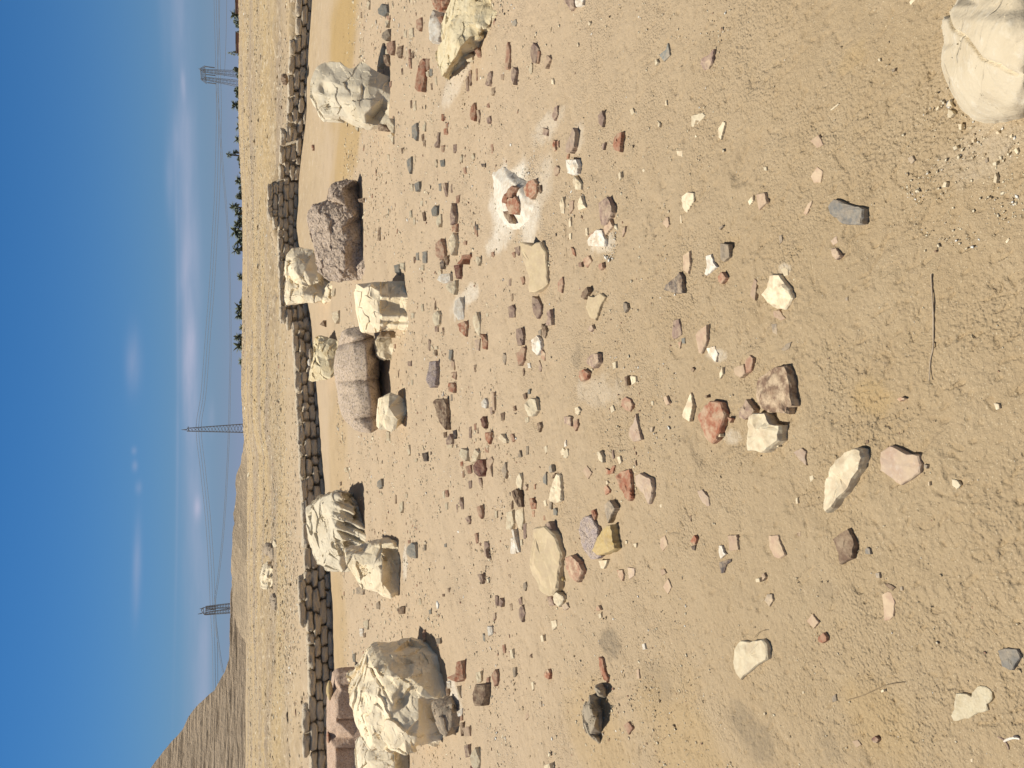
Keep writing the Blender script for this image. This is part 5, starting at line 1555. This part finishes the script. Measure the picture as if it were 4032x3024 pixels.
# ------------------------------------------------------------------ uncountable chips and rubble
def chips(name, N, rmin, rmax, amax, size, cols, probs, seed, label, clump=1.0, only=None, flat=.17, sink=.0):
    rng = np.random.default_rng(seed)
    r = np.exp(rng.uniform(math.log(rmin), math.log(rmax), N)); a = rng.uniform(-amax, amax, N)
    x, y = r * np.sin(a), r * np.cos(a)
    den = f2(x / clump, y / clump, 3, seed)
    keep = den > rng.uniform(-.6, .5, N)
    if only is not None: keep &= only(x, y)
    x, y, r = x[keep], y[keep], r[keep]; N = len(x)
    s = size(r, rng, N)
    z = H(x, y)
    base = np.array([[1, 0, 0], [.5, .8, 0], [-.6, .75, 0], [-1, 0, 0], [-.4, -.9, 0], [.6, -.7, 0], [.15, .1, 1], [-.1, -.1, -.9]])
    base[:6, 2] = [.1, -.1, .15, 0, -.1, .1]
    fc = [[i, (i + 1) % 6, 6] for i in range(6)] + [[(i + 1) % 6, i, 7] for i in range(6)]
    V = base[None] * (1 + rng.uniform(-.35, .35, (N, 8, 3)))
    V[:, :, 2] *= flat * rng.uniform(.5, 1.2, N)[:, None]
    V[:, :, 1] *= rng.uniform(.45, 1.0, N)[:, None]
    th = rng.uniform(0, 2 * math.pi, N); c_, s_ = np.cos(th)[:, None], np.sin(th)[:, None]
    tx = rng.uniform(-.35, .35, N)[:, None]
    vx = V[:, :, 0] * c_ - V[:, :, 1] * s_; vy = V[:, :, 0] * s_ + V[:, :, 1] * c_; vz = V[:, :, 2] + V[:, :, 0] * tx
    P = np.stack([vx * s[:, None] + x[:, None], vy * s[:, None] + y[:, None], vz * s[:, None] + z[:, None] + (s * flat * sink)[:, None] + .001], -1).reshape(-1, 3)
    F = (np.array(fc)[None] + (np.arange(N) * 8)[:, None, None]).reshape(-1, 3)
    me = bpy.data.meshes.new(name)
    me.vertices.add(len(P)); me.vertices.foreach_set('co', P.ravel())
    me.loops.add(len(F) * 3); me.loops.foreach_set('vertex_index', F.ravel().astype(np.int32))
    me.polygons.add(len(F)); me.polygons.foreach_set('loop_start', (np.arange(len(F)) * 3).astype(np.int32))
    me.update(calc_edges=True)
    for c in cols: me.materials.append(c)
    mi = rng.choice(len(cols), N, p=probs)
    me.polygons.foreach_set('material_index', np.repeat(mi, 12).astype(np.int32))
    o = bpy.data.objects.new(name, me); COL.objects.link(o)
    tag(o, label, 'gravel', kind='stuff')
    return o
def simple(name, c):
    mt, g = new_mat(name); finish(g, c, .9); return mt
GC = [simple('grit_cream', (.70, .61, .43)), simple('grit_tan', (.47, .36, .22)), simple('grit_rose', (.36, .21, .14)), simple('grit_dark', (.20, .15, .11)), simple('grit_white', (.80, .77, .68))]
AM = math.radians(37)
chips('gravel', 13000, 1.0, 15.5, AM, lambda r, g_, n: (.0006 + .00058 * r ** .9) * np.exp(.45 * g_.standard_normal(n)), GC, [.46, .45, .04, .01, .04], 7, 'fine cream, tan and dark grit strewn over the trodden sand', .9,
      only=lambda x, y: y < np.interp(x, wp[:, 0], wp[:, 1]) - .15)
# denser scatter of pale chips in the middle distance and beside the big smooth boulder
chips('stone_chips', 44000, 2.6, 14, AM, lambda r, g_, n: .0027 * (r / 3) ** 1.32 * np.exp(.45 * g_.standard_normal(n)), GC, [.60, .14, .13, .05, .08], 8, 'small broken chips of pale stone and pottery in the middle distance', .7, flat=.2)
def near_p(X, Y, rad):
    p = hit(X, Y)
    return lambda x, y: np.hypot(x - p.x, y - p.y) < rad
chips('lime_chips', 26000, 1.0, 2.2, AM, lambda r, g_, n: .0019 * np.exp(.5 * g_.standard_normal(n)), GC, [.70, .1, .0, .0, .20], 9, 'pale limestone flakes shed beside the big smooth boulder', .12, only=lambda x, y: near_p(3860, 610, .22)(x, y) & (np.random.default_rng(2).uniform(0, 1, len(x)) < .7), flat=.25)
chips('rubble', 60000, 15.5, 92, AM, lambda r, g_, n: (.010 + .0009 * r) * np.exp(.45 * g_.standard_normal(n)), GC, [.44, .34, .06, .11, .05], 10, 'stony rubble covering the desert plain beyond the mudbrick wall', 5.0,
      only=lambda x, y: y > np.interp(x, wp[:, 0], wp[:, 1]) + .6)

# ------------------------------------------------------------------ trees on the skyline
def leaf_mat(name, a, b):
    mt, g = new_mat(name)
    inf = g.n('ShaderNodeNewGeometry')
    n1 = g.noise(inf.outputs['Position'], .8, 4, .6)
    finish(g, g.mix(g.m('MULTIPLY_ADD', n1, 3.0, -1.0, clamp=True), c4(a), c4(b)), .8)
    return mt
FR = leaf_mat('palm_frond', (.15, .18, .13), (.22, .25, .17))
LF = leaf_mat('leaves', (.14, .17, .12), (.21, .235, .16))
BK = simple('palm_bark', (.14, .11, .085))
def tube(p, q, r0, r1, n=6):
    p, q = Vector(p), Vector(q); d = (q - p).normalized()
    s = d.cross(Vector((0, 1, 0)) if abs(d.y) < .9 else Vector((1, 0, 0))).normalized(); u = s.cross(d)
    V = []
    for c, r in ((p, r0), (q, r1)):
        for k in range(n):
            a = 2 * math.pi * k / n; V.append((c + s * math.cos(a) * r + u * math.sin(a) * r)[:])
    return V, [[k, (k + 1) % n, n + (k + 1) % n, n + k] for k in range(n)]
class MB:
    def __init__(s): s.V = []; s.F = []
    def add(s, vf):
        o = len(s.V); s.V += vf[0]; s.F += [[i + o for i in f] for f in vf[1]]
TREE_D = 240.0
def skyline_pt(Y, X, dist):
    d = ray(X, Y); k = dist / math.hypot(d.x, d.y)
    return CAM + d * k
ntree = [0]
def palm(Xtop, Y, label, dist=TREE_D, R=3.0, trunk=True):
    ntree[0] += 1; rng = random.Random(ntree[0])
    c = skyline_pt(Y, Xtop, dist); gz_ = float(H(c.x, c.y))
    hub = Vector((c.x, c.y, c.z - R * .35))
    root = empty('palm_tree', (c.x, c.y, gz_))
    mb = MB(); lean = rng.uniform(-.5, .5); pr = Vector((c.x - lean, c.y, gz_))
    for k in range(6):
        q = Vector((c.x - lean * (1 - (k + 1) / 6) ** 2, c.y, gz_ + (hub.z - gz_) * (k + 1) / 6))
        mb.add(tube(pr, q, .30 - .02 * k, .28 - .02 * k)); pr = q
    link_mesh('trunk', mb.V, mb.F, BK, parent=root, loc=root.location[:])
    mb = MB()
    for i in range(46):
        a = rng.uniform(0, 2 * math.pi); up = rng.uniform(-.45, 1.25); L = R * rng.uniform(.8, 1.1)
        p = hub.copy(); d = Vector((math.cos(a) * math.cos(up), math.sin(a) * math.cos(up), math.sin(up)))
        seg = 6; side = Vector((-math.sin(a), math.cos(a), 0))
        prev = None
        for k in range(seg + 1):
            t = k / seg; w = .42 * math.sin(math.pi * min(1, t * .9 + .12)) * (R / 3)
            tw = Vector((0, 0, -.35 * w))
            cur = (p + side * w + tw, p.copy(), p - side * w + tw)
            if prev:
                o = len(mb.V); mb.V += [v[:] for v in prev + cur]
                mb.F += [[o, o + 1, o + 4, o + 3], [o + 1, o + 2, o + 5, o + 4]]
            prev = cur
            p = p + d * (L / seg); d = (d + Vector((0, 0, -.24))).normalized()
    link_mesh('crown', mb.V, mb.F, FR, parent=root, loc=root.location[:])
    tag(root, label, 'palm tree', 'trees along the desert skyline')
def bush(Xtop, Y, wpx, label, dist=TREE_D, hpx=None, name='tree', narrow=False):
    ntree[0] += 1; rng = random.Random(ntree[0] + 50)
    c = skyline_pt(Y, Xtop, dist); mp = dist / PX * 1.06
    rx = wpx * mp / 2; top = c.z; gz_ = float(H(c.x, c.y))
    hz_ = (hpx or wpx * .7) * mp / 2 + (1.0 if not narrow else 2.5)
    cen = Vector((c.x, c.y, top - hz_))
    root = empty(name, (c.x, c.y, gz_))
    mb = MB(); mb.add(tube((c.x, c.y, gz_), (cen.x, cen.y, cen.z), .3, .15))
    for k in range(3): mb.add(tube((cen.x, cen.y, cen.z - hz_ * .6), (cen.x + rng.uniform(-.5, .5) * rx, cen.y + rng.uniform(-.5, .5) * rx, cen.z + hz_ * .3), .12, .05, 5))
    link_mesh('trunk', mb.V, mb.F, BK, parent=root, loc=root.location[:])
    mb = MB()
    cl = [(Vector((rng.uniform(-.7, .7) * rx, rng.uniform(-.6, .6) * rx, rng.uniform(-.7, .75) * hz_)), rng.uniform(.25, .45)) for _ in range(11)]
    for i in range(560):
        cc, cr = rng.choice(cl)
        v = Vector((rng.gauss(0, 1), rng.gauss(0, 1), rng.gauss(0, 1))).normalized() * rng.uniform(.5, 1) ** .5
        p = cen + cc + Vector((v.x * rx * cr, v.y * rx * cr, v.z * hz_ * cr))
        s = rng.uniform(.16, .38); a = Vector((rng.gauss(0, 1), rng.gauss(0, 1), rng.gauss(0, 1))).normalized(); b = a.orthogonal().normalized()
        o = len(mb.V); mb.V += [(p - a * s)[:], (p - b * s * .6)[:], (p + a * s)[:], (p + b * s * .6)[:]]; mb.F.append([o, o + 1, o + 2, o + 3])
    link_mesh('crown', mb.V, mb.F, LF, parent=root, loc=root.location[:])
    tag(root, label, 'tree', 'trees along the desert skyline')
E1 = lambda x, y: (500 + x * S_, y * S_)
E2 = lambda x, y: (500 + x * S_, 750 + y * S_)
tr = []
for (f, x, y, k, w) in [(E1, 895, 30, 'b', 46), (E1, 865, 120, 'p', 0), (E1, 862, 170, 'b', 34), (E1, 888, 240, 'b', 40), (E1, 840, 437, 'c', 22), (E1, 865, 565, 'b', 22), (E1, 890, 640, 'b', 24), (E1, 872, 735, 'b', 24), (E1, 870, 790, 'b', 36),
                        (E1, 868, 858, 'p', 0), (E1, 900, 935, 'b', 26), (E1, 900, 1035, 'p', 0), (E1, 890, 1137, 'p', 0), (E1, 820, 1262, 't', 0), (E1, 872, 1245, 't', 0), (E1, 885, 1330, 'b', 32), (E1, 905, 1420, 'b', 16), (E1, 895, 1475, 'p', 0), (E1, 888, 1600, 'b', 38),
                        (E2, 890, 50, 'b', 22), (E2, 858, 135, 'p', 0), (E2, 893, 185, 'p', 0), (E2, 918, 238, 'p', 0), (E2, 866, 330, 'P', 0), (E2, 890, 272, 'p', 0), (E2, 892, 410, 'P', 0), (E2, 870, 487, 'p', 0), (E2, 920, 470, 'b', 14), (E2, 950, 560, 'b', 12), (E2, 915, 708, 'p', 0), (E2, 940, 782, 'b', 16),
                        (E2, 905, 880, 'b', 36), (E2, 905, 960, 'P', 0), (E2, 900, 1020, 'p', 0), (E2, 930, 1115, 'p', 0), (E2, 895, 1200, 'p', 0), (E2, 900, 1270, 'P', 0), (E2, 918, 1392, 'p', 0), (E2, 940, 1350, 'b', 16), (E1, 890, 75, 'b', 30), (E1, 885, 205, 'b', 36), (E1, 895, 600, 'b', 24), (E1, 885, 700, 'b', 30), (E1, 900, 770, 'b', 22), (E1, 905, 900, 'b', 20), (E1, 912, 1000, 'b', 14), (E1, 905, 1290, 'b', 24), (E1, 915, 1360, 'b', 18), (E1, 910, 1540, 'b', 16), (E2, 915, 160, 'b', 20), (E2, 912, 355, 'b', 22), (E2, 915, 430, 'b', 16), (E2, 918, 920, 'b', 30), (E2, 918, 990, 'b', 24), (E2, 922, 1235, 'b', 26)]:
    X, Y = f(x, y); tr.append((Y, X, k, w))
tr.sort()
cnt = {}
NUMW = 'first second third fourth fifth sixth seventh eighth ninth tenth eleventh twelfth thirteenth fourteenth fifteenth sixteenth seventeenth eighteenth nineteenth twentieth twenty-first twenty-second twenty-third twenty-fourth twenty-fifth twenty-sixth twenty-seventh twenty-eighth twenty-ninth thirtieth thirty-first thirty-second thirty-third thirty-fourth thirty-fifth'.split()
for Y, X, k, w in tr:
    if k == 't': lb = 'tall thin palm with tiny crown on the skyline, %s' % ('taller of the pair' if X < 900 else 'shorter of the pair')
    elif k == 'c': lb = 'dark narrow upright tree on the skyline between red building and pylon'
    else:
        kk = 'b' if k == 'b' else 'p'; i = cnt.get(kk, 0); cnt[kk] = i + 1
        lb = ('rounded dark green tree on the skyline, %s such tree from the photo top' if kk == 'b' else 'date palm on the desert skyline, %s such palm from the photo top') % NUMW[i]
    if k == 'p': palm(X, Y, lb, R=2.1)
    elif k == 'P': palm(X, Y, lb, R=3.1)
    elif k == 't': palm(X, Y, lb, R=1.3)
    elif k == 'c': bush(X, Y, w, lb, hpx=40, narrow=True)
    else: bush(X, Y, w, lb)
# low brick houses among the trees
RB = far_mat('red_brick', (.27, .15, .12), (.24, .13, .10), (.30, .18, .14), (.20, .11, .09), 0, .01)
def house(x0, x1, ytop, label):
    p = skyline_pt(x0 * S_, 500 + ytop * S_, 225); q = skyline_pt(x1 * S_, 500 + ytop * S_, 225)
    gz_ = float(H(p.x, p.y)); w = abs(q.x - p.x) / 2
    root = empty('brick_house', ((p.x + q.x) / 2, p.y, gz_))
    def bx(mb, c, s):
        V = [(c[0] + sx * s[0], c[1] + sy * s[1], c[2] + sz * s[2]) for sx in (-1, 1) for sy in (-1, 1) for sz in (-1, 1)]
        mb.add((V, [[0, 1, 3, 2], [4, 6, 7, 5], [0, 4, 5, 1], [2, 3, 7, 6], [0, 2, 6, 4], [1, 5, 7, 3]]))
    cx, cy = root.location.x, root.location.y; h = p.z - gz_
    mb = MB(); bx(mb, (cx, cy + 3, gz_ + h / 2 - .2), (w, 3, h / 2 - .2)); link_mesh('wall', mb.V, mb.F, RB, parent=root, loc=root.location[:])
    mb = MB(); bx(mb, (cx, cy + 3, gz_ + h - .28), (w + .15, 3.15, .12)); link_mesh('roof', mb.V, mb.F, BK, parent=root, loc=root.location[:])
    for k in range(2):
        mb = MB(); bx(mb, (cx + (k - .5) * w, cy - .04, gz_ + h - 1.6), (.45, .05, .5)); link_mesh('window', mb.V, mb.F, simple('window_dark', (.03, .03, .035)), parent=root, loc=root.location[:])
    tag(root, label, 'house')
house(262, 368, 880, 'red brown brick house among trees on the skyline, larger one of the three')
house(-12, 24, 876, 'red brown brick house at the very top edge of the photo on the skyline')
house(488, 532, 905, 'low dull brick house on the skyline beside the lattice pylon')

# ------------------------------------------------------------------ pylons and power lines
STEEL = simple('galvanised_steel', (.26, .28, .31))
STEEL2 = simple('grey_cable', (.27, .295, .33))
def lattice(base, top, w0, w1, n, r, dpt=None):
    """square lattice mast between two points"""
    mb = MB(); base, top = Vector(base), Vector(top)
    cs = []
    for i in range(n + 1):
        t = i / n; c = base.lerp(top, t); w = (w0 + (w1 - w0) * t) / 2
        cs.append([c + Vector((sx * w, sy * w, 0)) for sx, sy in ((-1, -1), (1, -1), (1, 1), (-1, 1))])
    for i in range(n):
        for k in range(4):
            k2 = (k + 1) % 4
            mb.add(tube(cs[i][k], cs[i + 1][k], r, r, 4))
            mb.add(tube(cs[i][k], cs[i + 1][k2], r * .6, r * .6, 3)); mb.add(tube(cs[i][k2], cs[i + 1][k], r * .6, r * .6, 3))
    return mb
def A(x, y, dist, E=E1):
    X, Y = E(x, y); return skyline_pt(Y, X, dist)
E3 = lambda x, y: (500 + x * S_, 1500 + y * S_)
E4 = lambda x, y: (500 + x * S_, 2224 + y * S_)
# portal pylon near the top of the photo
D1 = 330
b1, b2 = A(925, 600, D1), A(925, 690, D1)
t1, t2 = A(618, 577, D1), A(630, 640, D1)
root = empty('portal_pylon', (b1.x, b1.y, float(H(b1.x, b1.y))))
gz_ = root.location.z
for (b_, t_) in ((b1, t1), (b2, t2)):
    bb = b_.copy(); bb.z = gz_
    mb = lattice(bb, t_, 2.6, .8, 16, .07); link_mesh('mast', mb.V, mb.F, STEEL, parent=root, loc=root.location[:])
ca, cb_ = A(635, 540, D1), A(648, 680, D1)
mb = MB()
for dz in (0, -1.3 * 0 + .9):
    a_, b_ = ca.copy(), cb_.copy(); a_.z += dz * .0; 
N = 10
for i in range(N):
    p, q = ca.lerp(cb_, i / N), ca.lerp(cb_, (i + 1) / N)
    h0 = 1.7 * min(1, i / 2, (N - i) / 2); h1 = 1.7 * min(1, (i + 1) / 2, (N - i - 1) / 2)
    for dy in (-.5, .5):
        P0, P1 = p + Vector((0, dy, 0)), q + Vector((0, dy, 0)); U0, U1 = P0 + Vector((0, 0, h0)), P1 + Vector((0, 0, h1))
        mb.add(tube(P0, P1, .09, .09, 4)); mb.add(tube(U0, U1, .08, .08, 4)); mb.add(tube(P0, U1, .05, .05, 3)); mb.add(tube(U0, P1, .05, .05, 3))
link_mesh('cross_arm', mb.V, mb.F, STEEL, parent=root, loc=root.location[:])
for (x, y, x2, y2) in ((637, 543, 716, 553), (645, 609, 722, 616), (655, 675, 730, 684)):
    mb = MB(); mb.add(tube(A(x, y, D1), A(x2, y2, D1), .2, .2, 6)); link_mesh('insulator', mb.V, mb.F, STEEL, parent=root, loc=root.location[:])
for (x, y, x2, y2) in ((585, 560, 618, 580), (600, 645, 632, 645)):
    mb = MB(); mb.add(tube(A(x, y, D1), A(x2, y2, D1), .12, .2, 5)); link_mesh('earth_peak', mb.V, mb.F, STEEL, parent=root, loc=root.location[:])
tag(root, 'twin masted lattice pylon with three hanging insulators, nearest the top of the photo', 'pylon')
# slender mast in the middle
D2 = 300
b_ = A(955, 385, D2, E3); t_ = A(490, 398, D2, E3)
root = empty('lattice_mast', (b_.x, b_.y, float(H(b_.x, b_.y))))
bb = b_.copy(); bb.z = root.location.z
mb = lattice(bb, t_, 3.6, 1.1, 22, .11); link_mesh('mast', mb.V, mb.F, STEEL, parent=root, loc=root.location[:])
mb = MB(); mb.add(tube(t_, A(443, 398, D2, E3), .30, .06, 5)); mb.add(tube(A(500, 372, D2, E3), A(500, 412, D2, E3), .14, .14, 5)); link_mesh('cross_arm', mb.V, mb.F, STEEL, parent=root, loc=root.location[:])
tag(root, 'tall slender lattice mast rising alone from the middle of the skyline', 'pylon')
# third pylon over the hill
D3 = 300
root_b = A(880, 365, D3, E4)
root = empty('portal_pylon', (root_b.x, root_b.y, 0))
for (x0, x1) in ((340, 350), (378, 398)):
    b_ = A(860, x0 - 8, D3, E4); t_ = A(640, x1, D3, E4); bb = b_.copy(); bb.z = 0
    mb = lattice(bb, t_, 1.8, .8, 16, .085); link_mesh('mast', mb.V, mb.F, STEEL, parent=root, loc=root.location[:])
mb = MB()
for p, q in (((622, 350), (632, 408)), ((650, 346), (640, 404)), ((606, 372), (622, 350)), ((606, 372), (632, 408)), ((622, 350), (650, 346)), ((632, 408), (645, 404))):
    mb.add(tube(A(*p, D3, E4), A(*q, D3, E4), .14, .14, 4))
link_mesh('cross_arm', mb.V, mb.F, STEEL, parent=root, loc=root.location[:])
for (x, y, x2, y2) in ((645, 348, 735, 338), (640, 372, 728, 362), (632, 404, 720, 398)):
    mb = MB(); mb.add(tube(A(x, y, D3, E4), A(x2, y2, D3, E4), .18, .18, 5)); link_mesh('insulator', mb.V, mb.F, STEEL, parent=root, loc=root.location[:])
for (x, y, x2, y2) in ((577, 403, 615, 395), (592, 360, 622, 354)):
    mb = MB(); mb.add(tube(A(x, y, D3, E4), A(x2, y2, D3, E4), .06, .22, 5)); link_mesh('earth_peak', mb.V, mb.F, STEEL, parent=root, loc=root.location[:])
tag(root, 'lattice pylon behind the tan hill with its feet hidden, nearest the pyramid', 'pylon')
# wires
def wire(pts, label, offs, r=.062):
    root = empty('power_line', pts[0][:])
    for k, off in enumerate(offs):
        P = []
        for i in range(len(pts) - 1):
            a = pts[max(0, i - 1)]; b = pts[i]; c = pts[i + 1]; d = pts[min(len(pts) - 1, i + 2)]
            for s in range(10):
                t = s / 10
                P.append(.5 * ((2 * b) + (c - a) * t + (2 * a - 5 * b + 4 * c - d) * t * t + (3 * b - a - 3 * c + d) * t ** 3) + Vector((0, 0, off)))
        P.append(pts[-1] + Vector((0, 0, off)))
        mb = MB()
        for i in range(len(P) - 1): mb.add(tube(P[i], P[i + 1], r, r, 4))
        link_mesh('cable', mb.V, mb.F, STEEL2, parent=root, loc=root.location[:])
    tag(root, label, 'power line')
W1 = [A(745, -60, 380), A(752, 200, 360), A(762, 500, 340), A(770, 900, 320), A(765, 1250, 310), A(755, 1600, 305), A(738, 350, 302, E2), A(712, 800, 300, E2), A(680, 1200, 300, E2), A(645, 1659, 300, E2), A(606, 385, 299, E3), A(640, 720, 299, E3), A(680, 1100, 299, E3), A(708, 1500, 300, E3), A(722, 340, 301, E4), A(738, 650, 310, E4), A(742, 960, 330, E4), A(745, 1300, 350, E4)]
wire(W1, 'upper bundle of thin cables sagging from the slender mast to both sides', [0, .85, 1.7])
W2 = [A(735, 684, 330), A(752, 900, 328), A(770, 1150, 326), A(790, 1400, 324), A(812, 1659, 322), A(832, 400, 318, E2), A(845, 800, 314, E2), A(852, 1300, 310, E2), A(846, 0, 308, E3), A(838, 400, 306, E3), A(820, 800, 304, E3), A(790, 1250, 302, E3), A(752, 1600, 301, E3), A(722, 360, 300, E4), A(760, 700, 310, E4), A(790, 880, 318, E4)]
wire(W2, 'lower sagging cable running from the portal pylon to the pylon by the pyramid', [0, .45])
W3 = [A(735, 616, 330), A(750, 300, 345), A(758, -60, 360)]
wire(W3, 'short cables leaving the portal pylon towards the top edge of the photo', [0, -2.6])

# powdery lime crumbs round the half buried white rock
def powder(name, X, Y, rad, N, seed, label, sz=.0028):
    p = hit(X, Y)
    a0 = math.atan2(p.x, p.y); r0 = math.hypot(p.x, p.y)
    rng = np.random.default_rng(seed)
    chips(name, N, r0 - rad * 1.6, r0 + rad * 1.6, AM, lambda r, g_, n: sz * np.exp(.6 * g_.standard_normal(n)), [GC[4], GC[0]], [.6, .4], seed, label, .08,
          only=lambda x, y: np.exp(-((np.hypot(x - p.x, (y - p.y) * .55) / rad) ** 2)) > rng.uniform(0.02, 1, len(x)), flat=.3)
powder('lime_crumbs', 2010, 830, .22, 30000, 12, 'white lime crumbs scattered around the half buried white rock')
powder('lime_crumbs', 2385, 975, .06, 12000, 13, 'white crumbs shed beside the bright white triangular stone', .0024)
